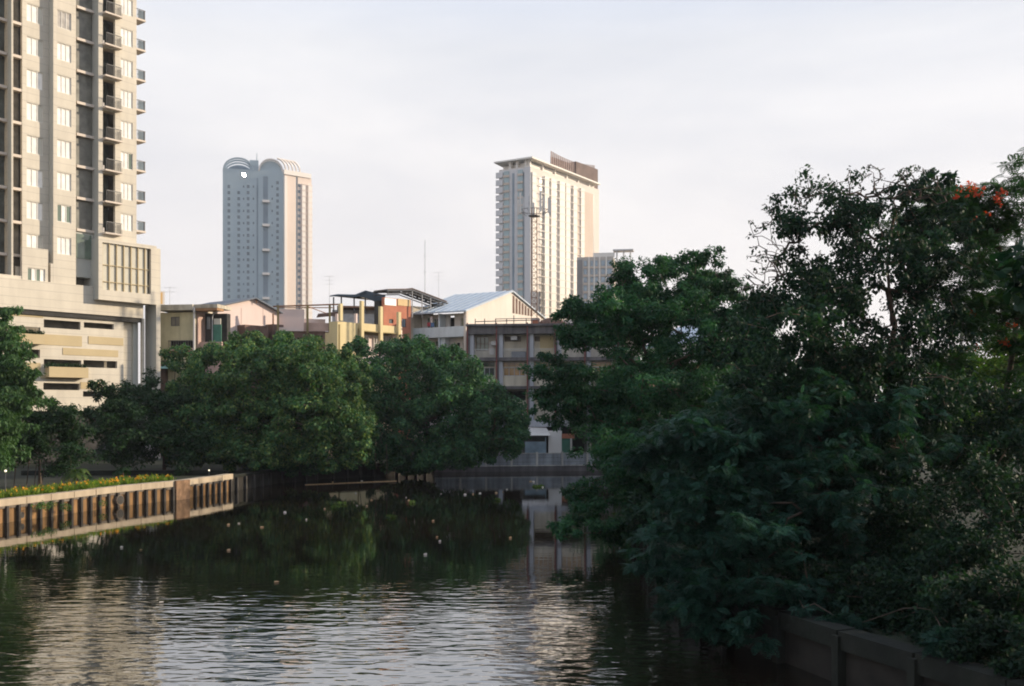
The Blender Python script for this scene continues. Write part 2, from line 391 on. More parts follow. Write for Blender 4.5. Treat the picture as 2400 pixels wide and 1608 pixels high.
# two round drain mouths
for (px, r, z) in ((272, 0.30, 0.42), (40, 0.17, 0.30)):
    k = next(i for i in range(len(wall_line)-1) if Fr(wall_line[i], (wall_line[i+1][0]-wall_line[i][0], wall_line[i+1][1]-wall_line[i][1])).s(px) <= math.dist(wall_line[i], wall_line[i+1]))
    fr = Fr(wall_line[k], (wall_line[k+1][0]-wall_line[k][0], wall_line[k+1][1]-wall_line[k][1])); s_ = fr.s(px)
    q = MB(); q.tube(fr.w(s_, 0.05, z), fr.w(s_, 0.34, z), r, r, 14); o = build('drain_pipe', q, M['mortar'], rt)
    q = MB(); q.tube(fr.w(s_, 0.30, z), fr.w(s_, 0.350, z), r*0.86, r*0.86, 14); build('drain_mouth', q, M['pile'], o)

M['timber'] = mat('shade_dark_timber', (0.022, 0.019, 0.015), 0.9, 0.4, 2)  # near black puts the shade under the trees into the colour
M['shade_c'] = mat('shade_dark_concrete', (0.015, 0.016, 0.012), 0.95, 0.4, 1.2, streak=0.7, dirt=(0.012, 0.016, 0.010), bump=0.02)  # concrete blackened in colour to carry the canopy's shade
# bank under the fig trees (rubble and timber edge, darkened in colour to stand for shade)
rt = root('rubble_embankment', 'rubble and sheet pile edge coloured dark for shade beneath the round trees across the water', 'wall', (-14, 85, 0))
for k in range(6, 10):
    a, b_ = LW[k], LW[k+1]; fr = Fr(a, (b_[0]-a[0], b_[1]-a[1])); l = math.dist(a, b_)
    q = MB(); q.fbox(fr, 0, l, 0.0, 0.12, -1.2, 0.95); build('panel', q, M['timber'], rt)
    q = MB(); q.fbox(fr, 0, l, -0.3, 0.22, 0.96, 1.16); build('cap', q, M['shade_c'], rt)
    for j in range(int(l/1.3)):
        q = MB(); q.fbox(fr, j*1.3+0.4, j*1.3+0.58, 0.13, 0.32, -1.2, 0.95); build('pile', q, M['pile'], rt)

# concrete panel fence across the end of the reach
rt = root('panel_fence', 'grey concrete panel wall with posts across the far end of the canal', 'wall', (0, 93, 0))
M['fence_c'] = mat('greyish_fence_panel', (0.27, 0.29, 0.31), 0.9, 0.2, 1.0, streak=0.7, dirt=(0.08, 0.085, 0.085), bump=0.01)
a, b_ = LW[10], (9.5, 94.7)
fr = Fr(a, (b_[0]-a[0], b_[1]-a[1])); l = math.dist(a, b_); n = 7
q = MB(); q.fbox(fr, -3, l, 0, 0.25, -1.2, 0.46); build('footing', q, M['dark_concrete'], rt)
for j in range(n):
    q = MB(); x0 = l*j/n
    for r_ in range(3): q.fbox(fr, x0+0.11, x0+l/n-0.11, 0.02, 0.09, 0.47+0.40*r_, 0.85+0.40*r_)
    build('panel', q, M['fence_c'], rt)
for j in range(n+1):
    q = MB(); x0 = l*j/n; q.fbox(fr, x0-0.09, x0+0.09, -0.05, 0.18, 0.463, 1.74+rnd.uniform(-0.03, 0.12)); build('post', q, M['concrete'], rt)
q = MB(); q.fbox(fr, 0.1, l-0.1, -0.02, 0.14, 1.665, 1.715); build('coping', q, M['concrete'], rt)
q = MB(); q.fbox(fr, 0.1, l-0.1, 0.13, 0.255, 0.50, 0.58); build('ledge', q, M['concrete'], rt)

# right bank: cap beam on posts
rt = root('right_embankment_wall', 'shadowed concrete cap beam on square posts, along the near right bank', 'wall', (6.5, 24, 0))
line = RW[1:9][::-1]
for k in range(len(line)-1):
    a, b_ = line[k], line[k+1]; fr = Fr(a, (b_[0]-a[0], b_[1]-a[1])); fr.n = (fr.n[0], fr.n[1]); l = math.dist(a, b_)
    m_ = max(1, round(l/1.9))
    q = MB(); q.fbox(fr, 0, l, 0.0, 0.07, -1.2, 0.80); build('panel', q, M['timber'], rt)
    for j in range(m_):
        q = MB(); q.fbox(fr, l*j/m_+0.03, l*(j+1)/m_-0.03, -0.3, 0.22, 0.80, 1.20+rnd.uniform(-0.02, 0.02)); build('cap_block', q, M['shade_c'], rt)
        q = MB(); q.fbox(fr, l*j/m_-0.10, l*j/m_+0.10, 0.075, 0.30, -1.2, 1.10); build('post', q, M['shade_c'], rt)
# ------------------------------------------------------------------ the cream condominium on the left
T = Fr((at(268, 94.0), 94.0), (0.611, 0.791))
rt = root('condominium_tower', 'tall cream condominium with fins coloured grey as shade, loggias and a striped podium at the left edge', 'building', T.w(-8, -6, GZ))
H = 2.92; Z0 = 22.2; KT = 11
def S(px, d=0): return T.s(px, d)
ztop = Z0 + H*(KT+1)
D1 = -0.75; D3 = 0.6
# --- shaft volumes (walls) -----------------------------------------
q = MB()
kk = range(-2, KT+1)
def winholes(s0, s1, ks, lo=0.55, hi=2.12): return [(s0, s1, Z0+H*k+lo, Z0+H*k+hi) for k in ks]
zlow = 14.62
# bay 1 with windows
b1 = (S(52, D1), S(118, D1)); w1 = (S(62.5, D1), S(101.5, D1))
holed(q, T, D1-0.3, D1, b1[0], b1[1], zlow+1.0, ztop, winholes(*w1, kk))
# bay 2
b2 = (S(125), S(178)); w2 = (S(134), S(167))
holed(q, T, -0.30, 0, b2[0], b2[1], zlow+1.0, ztop, winholes(*w2, range(-1, KT+1)))
# thin reveal left of the loggias, far left bays
q.fbox(T, S(27, -0.2), S(31, -0.2), -1.4, -0.2, 17.2, ztop)
q.fbox(T, S(-60, -0.4), S(-25, -0.4), -1.4, -0.4, 17.2, ztop)
# bay 3, balconies and windows
b3 = (S(231, D3), S(320, D3)); w3 = (S(283, D3), S(311, D3)); bal = (S(241, D3), S(270, D3))
kb = range(0, KT+1)
holed(q, T, D3-0.3, D3, b3[0], b3[1], 21.5, ztop, winholes(*w3, kb) + [(bal[0], bal[1], Z0+H*k+0.05, Z0+H*k+2.72) for k in kb])
# band under the shaft, and the plinth storey
q.fbox(T, S(-120), S(334), -0.5, 0.14, 14.62, 17.2)
q.fbox(T, S(-120), S(52, D1), -0.5, -0.06, 17.2, 17.5)
q.fbox(T, S(46, 0), S(172, 0), -0.9, D1+0.0, 15.5, 18.4)
build('wall', q, M['cream'], rt)
# pale wall filling below bay windows (front of plinth) with two notches
q = MB()
holed(q, T, -0.34, -0.01, S(52), S(113), 17.2, 20.1, [(S(64.5), S(106), Z0-2*H+0.5, Z0-2*H+1.95)])
q.fbox(T, S(119), S(172), -0.34, -0.012, 17.2, 18.9)
q.fbox(T, S(119.5), S(179.0), -0.9, -0.31, 17.25, 19.0)
build('plinth_wall', q, M['cream'], rt)
# --- fins: returns of each projecting bay, shade put into their grey ----------------------
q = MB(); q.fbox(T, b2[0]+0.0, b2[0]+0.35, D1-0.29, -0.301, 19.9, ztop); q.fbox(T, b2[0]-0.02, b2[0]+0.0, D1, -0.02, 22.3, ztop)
q.fbox(T, b2[0]-0.02, b2[0]+0.0, D1+0.2, -0.22, 17.4, 22.3); build('fin', q, M['shade_grey'], rt)
q = MB(); q.fbox(T, b3[0]-0.02, b3[0]+0.0, -0.45, D3-0.015, 17.3, ztop); q.fbox(T, b3[0], b3[0]+0.3, -1.2, D3-0.301, 17.3, ztop); build('fin', q, M['shade_grey'], rt)
q = MB(); q.fbox(T, S(27,-0.2)-0.025, S(27,-0.2)-0.003, -0.85, -0.21, 17.25, ztop); build('fin', q, M['shade_grey'], rt)
# --- core --------------------------------------------------------------
q = MB(); q.fbox(T, S(-120), S(318, D3), -17, -1.6, GZ+0.02, ztop-0.01); q.fbox(T, S(-120), S(-60), -1.6, -0.4, 14, ztop-0.02); build('core', q, M['brown_in'], rt)
# --- loggia slabs, dark glazed backs
M['loggia_pane'] = glassmat('loggia_shade_glass', (0.16, 0.155, 0.13), 0.3, 0.35, 1.5, 0.4)
def loggia(s0, s1, d_back, d_front, ks, pm, fin=True):
    for k in ks:
        z = Z0+H*k
        o = fpart('loggia_slab', M['slab'], rt, T, [(s0, s1, d_back, d_front, z-0.02, z+0.22)])
    for k in ks:
        z = Z0+H*k
        g = MB(); g.fbox(T, s0, s1, d_back-0.25, d_back-0.05, z+0.22, z+H-0.02); build('loggia_glazing', g, pm, rt)
loggia(S(178, -0.3), b3[0]-0.03, -0.45, -0.10, range(0, KT+1), M['loggia_pane'])
loggia(S(31, D1), b1[0], -1.35, -0.78, range(-2, KT+1), M['brown_in'])
loggia(S(-25, D1), S(27, -0.2)-0.03, -1.35, -0.9, range(-2, KT+1), M['dark_pane'])
q = MB(); q.fbox(T, S(172), b3[0]-0.03, -1.2, -0.30, 18.0, Z0-0.02-0.0); q.fbox(T, S(178), b3[0]-0.03, -1.15, -0.28, Z0-H*0.95, Z0-0.03); build('recess_wall', q, M['shade_grey'], rt)
q = MB(); q.fbox(T, S(182), b3[0]-0.25, -0.27, -0.20, Z0-H*0.85, Z0-0.25); build('recess_glazing', q, M['green_pane'], rt)
# --- windows
for k in kk:
    if k > -2: window(rt, T, w1[0], w1[1], Z0+H*k+0.55, Z0+H*k+2.12, D1-0.06, 3, back=[M['curtain_pane'], M['curtain_pane'], rnd.choice([M['curtain_pane'], M['lobby_pane']])])
for k in range(-1, KT+1):
    bk = [M['curtain_pane']]*3
    if k == 0: bk = [M['green_pane'], M['curtain_pane'], M['green_pane']]
    if k >= 6: bk = [M['grey_pane']]*3
    window(rt, T, w2[0], w2[1], Z0+H*k+0.55, Z0+H*k+2.12, -0.06, 3, back=bk)
window(rt, T, S(64.5), S(106), Z0-2*H+0.5, Z0-2*H+1.95, -0.07, 4, back=[M['green_pane'], M['curtain_pane'], M['green_pane'], M['curtain_pane']])
for k in kb:
    window(rt, T, w3[0], w3[1], Z0+H*k+0.55, Z0+H*k+2.12, D3-0.05, 3, back=[M['curtain_pane'], M['curtain_pane'], M['green_pane'] if k == 2 else M['curtain_pane']])
    z = Z0+H*k
    # balcony: slab, back door, railing with posts
    o = fpart('balcony', M['slab'], rt, T, [(bal[0]-0.05, bal[1]+0.45, D3-1.25, D3+0.55, z-0.10, z+0.045)])
    q = MB(); s0, s1 = bal[0]+0.1, bal[1]+0.4
    for i in range(12):
        x = s0+(s1-s0)*i/11; q.fbox(T, x-0.012, x+0.012, D3+0.46, D3+0.49, z+0.045, z+1.0)
    q.fbox(T, s0, s1, D3+0.45, D3+0.50, z+1.0, z+1.06)
    for i in range(4): q.fbox(T, s1-0.03, s1, D3+0.03+0.1*i, D3+0.05+0.1*i, z+0.045, z+1.0)
    build('railing', q, M['rail'], o)
    g = MB(); g.fbox(T, bal[0]+0.05, bal[0]+(bal[1]-bal[0])*0.55, D3-1.25, D3-1.15, z+0.05, z+2.5); build('balcony_door', g, M['tan'] if k % 3 else M['lobby_pane'], o)
    g = MB(); g.fbox(T, bal[0]+(bal[1]-bal[0])*0.55, bal[1], D3-1.27, D3-1.2, z+0.05, z+2.7); build('balcony_pane', g, M['dark_pane'], o)
    if k % 2 == 0:
        g = MB(); g.fbox(T, bal[0]+0.08, bal[0]+0.5, D3-0.95, D3-0.6, z+0.05, z+0.62); build('air_conditioner', g, M['white'], o)
# side balconies on the far corner
for k in range(0, KT+1):
    z = Z0+H*k+1.0
    c0 = S(320, D3)
    o = fpart('side_balcony', M['slab'], rt, T, [(c0-0.1, c0+1.30, -1.25, 0.1, z-0.30, z-0.12)])
    q = MB(); q.fbox(T, c0+0.0, c0+1.28, 0.03, 0.08, z+0.72, z+0.78); q.fbox(T, c0+1.20, c0+1.25, -1.2, 0.07, z+0.72, z+0.78)
    for i in range(8): q.fbox(T, c0+0.1+i*0.155, c0+0.125+i*0.155, 0.045, 0.07, z-0.12, z+0.72)
    q.fbox(T, c0+1.17, c0+1.25, -0.02, 0.06, z-0.12, z+0.74)
    build('railing', q, M['rail'], o)
    g = MB(); g.fbox(T, c0+0.55, c0+1.2, -0.03, -0.005, z-0.10, z+0.70); build('balustrade_pane', g, M['blue_pane'], o)
q = MB(); q.fbox(T, S(318, D3)-0.02, S(320, D3)+0.1, -1.59, D3-0.31, 21.5, ztop); build('corner_wall', q, M['cream'], rt)
# --- glass sky-lobby box
g0, g1 = S(231, 1.0), S(367, 1.0); zt, zb = 21.62, 15.95; DF = 1.0
q = MB(); holed(q, T, DF-0.35, DF, g0, g1, zb, zt, [(S(240, DF), S(354, DF), zb+0.95, zt-0.35)])
q.fbox(T, g0+0.01, g1-0.005, -3.2, DF-0.351, zt-0.30, zt-0.004); q.fbox(T, g0+0.01, g1-0.4, -3.2, DF-0.351, zb+0.004, zb+0.35)
o = build('glass_box', q, M['cream'], rt)
q = MB(); q.fbox(T, g0-0.015, g0+0.0, -1.2, DF-0.02, zb+0.02, zt-0.02); q.fbox(T, g0+0.02, g0+0.2, -3.2, DF-0.36, zb+0.36, zt-0.31); build('side_wall', q, M['shade_grey'], o)
g = MB(); g.fbox(T, S(240, DF)-0.05, S(349, DF), DF-0.34, DF-0.25, zb+0.9, zt-0.3); build('pane', g, M['lobby_pane'], o)
g = MB(); g.fbox(T, S(349, DF), S(354, DF)+0.05, DF-0.9, DF-0.8, zb+0.9, zt-0.3); build('pane', g, M['dark_pane'], o)
q = MB(); sL, sR = S(240, DF), S(351, DF)
for i in range(7): x = sL+(sR-sL)*i/6.6; q.fbox(T, x, x+0.07, DF-0.25, DF-0.10, zb+0.95, zt-0.35)
for z in (zb+1.7, zb+3.25): q.fbox(T, sL, sR, DF-0.25, DF-0.13, z, z+0.06)
build('mullion', q, M['tan'], o)
# --- tall fin at the right end
q = MB(); e0 = S(366, 0.9); q.fbox(T, e0, e0+0.45, -1.0, 0.9, GZ+0.02, 21.40); build('end_fin', q, M['shade_grey'], rt)
q = MB(); q.fbox(T, e0-0.01, e0+0.46, 0.9, 0.93, GZ+0.02, 21.41); build('fin_edge', q, M['cream'], rt)
q = MB(); q.fbox(T, S(333), S(338), -0.3, 0.05, 5.7, 14.6); build('column', q, M['cream'], rt)
q = MB(); q.fbox(T, S(320), S(332), -1.2, -0.6, 5.7, 14.6); build('column', q, M['shade_grey'], rt)
# --- podium with slots --------------------------------------------
def Zp(px, py): return T.z(px, py)
slots = [(106,192,751,770),(200,270,757,770),(28,98,765,782),(36,97,818,838),(106,194,843,860),(199,278,845,862),(105,190,898,914),(60,96,916,932),(198,243,917,930),(-40,10,760,780),(-60,20,860,880)]
hs = [(S(a), S(b_), Zp((a+b_)/2, d), Zp((a+b_)/2, c)) for a, b_, c, d in slots]
q = MB(); holed(q, T, -0.55, -0.25, S(-120), S(293), 6.25, 14.62, hs); q.fbox(T, S(293), S(322), -1.2, -0.8, 6.25, 14.62)
q.fbox(T, S(-120), S(322), -0.9, -0.15, 5.68, 6.25)
build('podium_wall', q, M['cream'], rt)
q = MB(); q.fbox(T, S(-120), S(332), -0.24, -0.02, 14.2, 14.61); build('painted_shadow_line', q, M['dark_in'], rt)  # near-black strip painted in as the band's shadow line
tan = [(28,195,783,808),(150,280,818,834),(10,98,849,868),(106,196,730,744),(192,240,896,912),(28,104,729,742),(210,292,790,808),(98,190,880,888),(-60,20,800,820)]
for a, b_, c, d in tan:
    zc = Zp((a+b_)/2, (c+d)/2); hh_ = (d-c)/2*T.w(S((a+b_)/2), 0, 0)[1]/F
    fpart('tan_panel', M['tan'], rt, T, [(S(a), S(b_), -0.25, -0.20+rnd.uniform(-0.01, 0.01), zc-hh_, zc+hh_)])
pl = [(108,200,861,885),(28,98,783,806)]
for a, b_, c, d in pl:
    o = fpart('planter_box', M['tan'], rt, T, [(S(a), S(b_), -0.24, 0.55, Zp((a+b_)/2, d), Zp((a+b_)/2, c))])
q = MB(); q.fbox(T, S(-100), S(330), -1.59, -1.0, GZ+0.02, 5.66); build('undercroft', q, M['dark_in'], rt)
TW = T; PLANT_BOXES = [(S(110), S(196), 0.15, Zp(150, 861)), (S(30), S(96), 0.15, Zp(62, 783))]
# ------------------------------------------------------------------ far twin-lobed tower
M['far_blue'] = mat('blue_grey_shade_render', (0.36, 0.43, 0.46), 0.8, 0.05, 0.05)  # blue grey is the shaded face's tone put into the colour
M['far_pink'] = mat('pink_lit_render', (0.66, 0.55, 0.47), 0.8, 0.04, 0.05)  # sunlit copy for the same tower, warm light in the colour
M['far_white'] = mat('far_white_render', (0.72, 0.66, 0.60), 0.7, 0.04, 0.05)
M['far_win'] = glassmat('far_window_glass', (0.10, 0.14, 0.17), 0.15, 0.3, 0.1)
M['far_strip'] = mat('far_window_strip', (0.20, 0.25, 0.29), 0.6, 0.2, 0.1)
Yd = 500.0
A = Fr((at(522, Yd), Yd), (0.97, 0.243)); sA = A.s(665)
pc = A.w(sA, 0, 0); B = Fr((pc[0], pc[1]), (0.755, 0.656)); sB = B.s(729)
rt = root('highrise', 'distant residential tower, shaded side coloured blue grey, with a twin arched crown, left of the centre', 'building', A.w(sA/2, -8, GZ))
zt = A.z(590, 398); zc = A.z(665, 404)
bp_ = [A.w(0,0,0), A.w(sA,0,0), B.w(sB,0,0), B.w(sB,-26,0), A.w(0,-26,0)]
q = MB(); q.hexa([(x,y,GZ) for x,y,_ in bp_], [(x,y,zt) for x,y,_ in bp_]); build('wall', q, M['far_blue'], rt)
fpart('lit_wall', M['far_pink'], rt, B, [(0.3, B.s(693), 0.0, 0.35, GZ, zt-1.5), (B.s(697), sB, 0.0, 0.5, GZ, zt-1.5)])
fpart('white_pier', M['far_white'], rt, B, [(-0.15, B.s(670.5), 0.0, 1.2, GZ, zt-2.5)])
fpart('white_pier', M['far_white'], rt, B, [(B.s(705), B.s(713), 0.5, 1.5, GZ, zt-5)])
fpart('white_pier', M['far_white'], rt, B, [(B.s(719), B.s(728), 0.5, 1.7, GZ, zt-5)])
fpart('roof_cornice', M['far_white'], rt, B, [(-0.3, sB*0.97, -1, 1.0, zt-1.4, zt+0.9)])
fpart('recess_strip', M['far_strip'], rt, A, [(A.s(601.5), A.s(605), 0, 0.12, GZ, zt-4)])
fpart('recess_strip', M['far_strip'], rt, A, [(A.s(617), A.s(628), 0, 0.14, GZ, zt-3)])
fpart('recess_strip', M['far_strip'], rt, B, [(B.s(691.5), B.s(694.5), 0.0, 0.1, GZ, zt-2)])
for py in (472, 528, 586, 642, 699):
    z = A.z(622, py); fpart('ledge', M['far_white'], rt, A, [(A.s(615), A.s(632), 0, 1.6, z-0.7, z+0.5)])
rects = []
for i in range(26):
    py = 437 + 14.3*i
    for px, wd in ((536.5, 6), (559.5, 6), (581.5, 6), (650.5, 6)):
        if py < 450 and px == 559.5: continue
        z = A.z(px, py-(9 if px > 600 else 0)); s_ = A.s(px); rects.append((A, s_-0.65, s_+0.65, 0.0, 0.08, z-0.85, z+0.75))
    z = B.z(700, py-2); rects.append((B, B.s(700)-0.7, B.s(700)+0.7, 0.5, 0.58, z-0.8, z+0.7))
    if i % 2 == 0:
        for px in (571, 594, 638): z = A.z(px, py); rects.append((A, A.s(px)-0.35, A.s(px)+0.35, 0.0, 0.06, z-0.6, z+0.5))
many('window', rects, rt, M['far_win'], None)
# horizontal joints on the sunlit face
for i in range(27):
    z = B.z(712, 434+13.6*i); fpart('floor_band', M['far_pink'], rt, B, [(B.s(704), sB+0.02, 1.71, 1.78, z-0.12, z+0.12)])
# arched crown: two barrel ribs each side of a flat middle
def arch(fr, s0, s1, z0, hgt, d0, d1, thick=0.7, n=14):
    m_ = MB()
    for k in range(n):
        a0 = math.pi*k/n; a1 = math.pi*(k+1)/n; c_ = (s0+s1)/2; r = (s1-s0)/2
        for dd in ((d0, d1),):
            p = [(c_-r*math.cos(a0), z0+hgt*math.sin(a0)), (c_-r*math.cos(a1), z0+hgt*math.sin(a1)), (c_-(r-thick)*math.cos(a1), z0+(hgt-thick)*math.sin(a1)), (c_-(r-thick)*math.cos(a0), z0+(hgt-thick)*math.sin(a0))]
            m_.hexa([fr.w(x, d0, z) for x, z in p], [fr.w(x, d1, z) for x, z in p])
    return m_
sm = A.s(598)
for dd in (0.2, -4.5, -10, -16): build('crown_arch', arch(A, 0.1, sm-0.5, zt-0.3, 6.2, dd-0.9, dd), M['far_blue'], rt)
for dd in (0.2, -4.5, -10, -16, -22): build('crown_arch', arch(A, sm+1.5, sA-0.1, zt-0.3, 6.6, dd-1.6, dd), M['far_white'], rt)
q = MB(); n = 12; c_ = (sm+1.5+sA)/2; r = (sA-sm-1.5)/2-0.9
ring = [(c_-r*math.cos(math.pi*k/n), zt-0.3+5.5*math.sin(math.pi*k/n)) for k in range(n+1)]
q.hexa([A.w(x, -25, z) for x, z in ring], [A.w(x, -0.9, z) for x, z in ring]); build('vault', q, M['far_blue'], rt)
q = MB(); c_ = (0.1+sm-0.5)/2; r = (sm-0.6)/2-0.9
ring = [(c_-r*math.cos(math.pi*k/n), zt-0.3+4.0*math.sin(math.pi*k/n)) for k in range(n+1)]
q.hexa([A.w(x, -25, z) for x, z in ring], [A.w(x, -9.0, z) for x, z in ring]); build('vault', q, M['far_strip'], rt)
fpart('lift_room', M['far_blue'], rt, A, [(A.s(585), A.s(606), -10, -2, zt, zt+5.4)])
q = MB(); q.tube(A.w(A.s(602), -3, zt+5), A.w(A.s(602), -3, zt+9.5), 0.35, 0.1); build('mast', q, M['far_blue'], rt)
for k in range(5):
    s0_ = k*B.s(707)/5+0.2; q = MB(); pts_ = [B.w(s0_-3.6+4.4*math.sin(a_), -0.6+0.9*math.sin(a_), zt+0.6+5.6*math.cos(a_)) for a_ in [i*math.pi/14 for i in range(8)]]
    q.path(pts_, 0.55, 0.45, 5); build('crown_rib', q, M['far_white'], rt)
# sun glint: flat mirror panel added, tilted to flash the sun at the camera
M['polished'] = mat('glint_mirror', (0.8, 0.8, 0.8), 0.2, 0.02, metallic=1.0)
q = MB(); gx = A.s(572); gc = Vector(A.w(gx, 1.3, A.z(572, 411)))
hn = (sun_dir + (Vector((0, 0, CZ))-gc).normalized()).normalized(); hu = hn.cross(Vector((0, 0, 1))).normalized(); hv = hu.cross(hn)
q.hexa([gc+hu*a_*1.0+hv*b_*0.75-hn*0.12 for a_, b_ in ((-1,-1),(1,-1),(1,1),(-1,1))], [gc+hu*a_*1.0+hv*b_*0.75 for a_, b_ in ((-1,-1),(1,-1),(1,1),(-1,1))])
build('glint_reflector', q, M['polished'], [o for o in bpy.data.objects if o.name == 'highrise'][0])

# ------------------------------------------------------------------ far tower with canopy roof
Yd = 390.0
Rf = Fr((at(1243, Yd), Yd), (0.59, 0.807)); Lf = Fr((at(1243, Yd), Yd), (-0.90, 0.435)); 
class Rev(Fr): pass
# left face runs away to the left; describe it from its far end so that its normal faces us
Lx = Lf.p; uL = (0.90, -0.435); ll = None
tmp = Fr(Lx, uL); s0 = tmp.s(1170); startL = tmp.w(s0, 0, 0); Lf = Fr((startL[0], startL[1]), uL); lw = -s0
rw = Rf.s(1404)
M['t2_shade'] = mat('tower_shade_grey', (0.60, 0.58, 0.57), 0.8, 0.05, 0.05)  # shaded-face copy of the tower colour, shade put into the tone
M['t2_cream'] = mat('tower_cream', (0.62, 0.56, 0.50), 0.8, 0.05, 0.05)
M['t2_tan'] = mat('tower_tan', (0.54, 0.44, 0.36), 0.8, 0.05, 0.05)
M['t2_white'] = mat('tower_white', (0.74, 0.69, 0.62), 0.7, 0.04, 0.05)
M['t2_glass'] = glassmat('tower_teal_glass', (0.28, 0.38, 0.39), 0.2, 0.25, 0.12)
M['t2_dark'] = glassmat('tower_dark_glass', (0.13, 0.12, 0.115), 0.3, 0.3, 0.12)
rt = root('canopy_tower', 'distant cream apartment tower with white window stacks and a projecting flat canopy roof', 'building', Rf.w(rw/2, -8, GZ))
ztR = Rf.z(1243, 390)
fp = [Lf.w(0,0,0), Rf.w(0,0,0), Rf.w(rw,0,0), Rf.w(rw,-16,0), Lf.w(0,-16,0)]
q = MB(); q.hexa([(x,y,GZ) for x,y,_ in fp], [(x,y,ztR) for x,y,_ in fp]); build('wall', q, M['t2_cream'], rt)
H2 = 3.0; nfl = int((ztR-GZ)/H2)
def sL(px): return Lf.s(px)
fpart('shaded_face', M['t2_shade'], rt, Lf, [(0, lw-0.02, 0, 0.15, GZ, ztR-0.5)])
for a, b_ in ((1182, 1194), (1215, 1226)):
    fpart('glazed_strip', M['t2_glass'], rt, Lf, [(sL(a), sL(b_), 0.15, 0.5, GZ, ztR-1)])
fpart('recess_strip', M['far_strip'], rt, Lf, [(sL(1201), sL(1206), 0.15, 0.25, GZ, ztR-2)])
fpart('recess_strip', M['far_strip'], rt, Lf, [(sL(1227), sL(1229), 0.15, 0.3, GZ, ztR-2)])
for k in range(4, nfl):
    z = GZ+H2*k; fpart('floor_band', M['t2_tan'], rt, Lf, [(sL(1181), sL(1195), 0.5, 0.75, z, z+0.9)]); fpart('floor_band', M['t2_tan'], rt, Lf, [(sL(1214), sL(1227), 0.5, 0.75, z, z+0.9)])
for k in range(4, nfl): z = GZ+H2*k; fpart('bay_window', M['t2_shade'], rt, Lf, [(-1.1, sL(1180), 0.151, 0.9, z, z+2.2)])
fpart('pier', M['t2_shade'], rt, Lf, [(sL(1231), lw+0.3, 0.15, 0.6, GZ, ztR-0.2)])
# sunlit face: white window stacks and dark gaps
def sR(px): return Rf.s(px)
for a, b_ in ((1244, 1253), (1273, 1283), (1288, 1299), (1308, 1320), (1323, 1332), (1340, 1349), (1358, 1366)):
    fpart('window_stack', M['t2_white'], rt, Rf, [(sR(a), sR(b_), 0, 0.9, GZ, ztR-2.2)])
rects = []
for a, b_ in ((1263.5, 1271.5), (1284.5, 1288), (1300.5, 1305), (1332.5, 1337)):
    for k in range(nfl-1):
        z = GZ+H2*k+1.0; rects.append((Rf, sR(a), sR(b_), 0.0, 0.12, z, z+2.2))
rects.sort(key=lambda r: -r[5])
many('window', rects, rt, M['t2_dark'], None)
for k in range(4, nfl): z = GZ+H2*k; fpart('floor_line', M['t2_cream'], rt, Rf, [(sR(1244), sR(1366), 0.91, 0.96, z-0.15, z+0.15)])
fpart('tan_face', M['t2_tan'], rt, Rf, [(sR(1368), sR(1388), 0, 0.5, GZ, ztR-3)])
fpart('tan_face', M['t2_tan'], rt, Rf, [(sR(1350), sR(1357), 0, 0.4, GZ, ztR-3)])
fpart('recess_strip', M['t2_dark'], rt, Rf, [(sR(1388.5), sR(1391.5), 0, 0.2, GZ, ztR-3)])
# lofty top storey + canopy
zr = Rf.z(1237, 369); cr = Rf.s(1412, 2.5)
q = MB(); q.fbox(Rf, 1.0, rw*0.96, -14, -1.2, ztR, ztR+2.0); build('top_storey', q, M['t2_white'], rt)
for x in (0.3, 0.52, 0.8): q = MB(); q.fbox(Lf, lw*x, lw*x+0.9, -2, -0.4, ztR, ztR+3.4); build('roof_column', q, M['t2_white'], rt)
for x in range(6): q = MB(); q.fbox(Rf, 0.5+x*rw*0.17, 1.3+x*rw*0.17, -1.9, -0.5, ztR, ztR+2.9); build('roof_column', q, M['t2_white'], rt)
q = MB(); q.hexa([Rf.w(-1.2, 1.7, zr-0.3), Rf.w(cr, 1.5, zr-1.5), Rf.w(cr, -15, zr-1.5), Lf.w(-1.8, -12, zr-0.5), Lf.w(-1.8, 1.2, zr-0.5)],
                 [Rf.w(-1.2, 1.7, zr+0.3), Rf.w(cr, 1.5, zr-0.9), Rf.w(cr, -15, zr-0.9), Lf.w(-1.8, -12, zr+0.0), Lf.w(-1.8, 1.2, zr+0.0)])
build('canopy_roof', q, M['t2_white'], rt)
# penthouse screen
zz = Rf.z(1300, 350, -8)
s1_, s2_ = Rf.s(1290, -9), Rf.s(1396, -9)
q = MB(); q.fbox(Rf, Rf.s(1350, -8), s2_+0.3, -14, -8, ztR, Rf.z(1370, 388, -9)); build('lift_room', q, M['t2_tan'], rt)
n = 24
for k in range(n):
    f = k/(n-1); px_ = 1292+100*f; x = Rf.s(px_, -8.6); q.fbox(Rf, x, x+0.62, -8.9, -8.6, ztR, Rf.z(px_, 354+33*f+7*math.sin(f*math.pi), -8.6))
q.fbox(Rf, s1_, s2_, -9.0, -8.91, ztR, Rf.z(1345, 386, -8.9))
build('louvre_screen', q, mat('louvre_brown', (0.26, 0.18, 0.15), 0.7, 0.2, 0.3), rt)
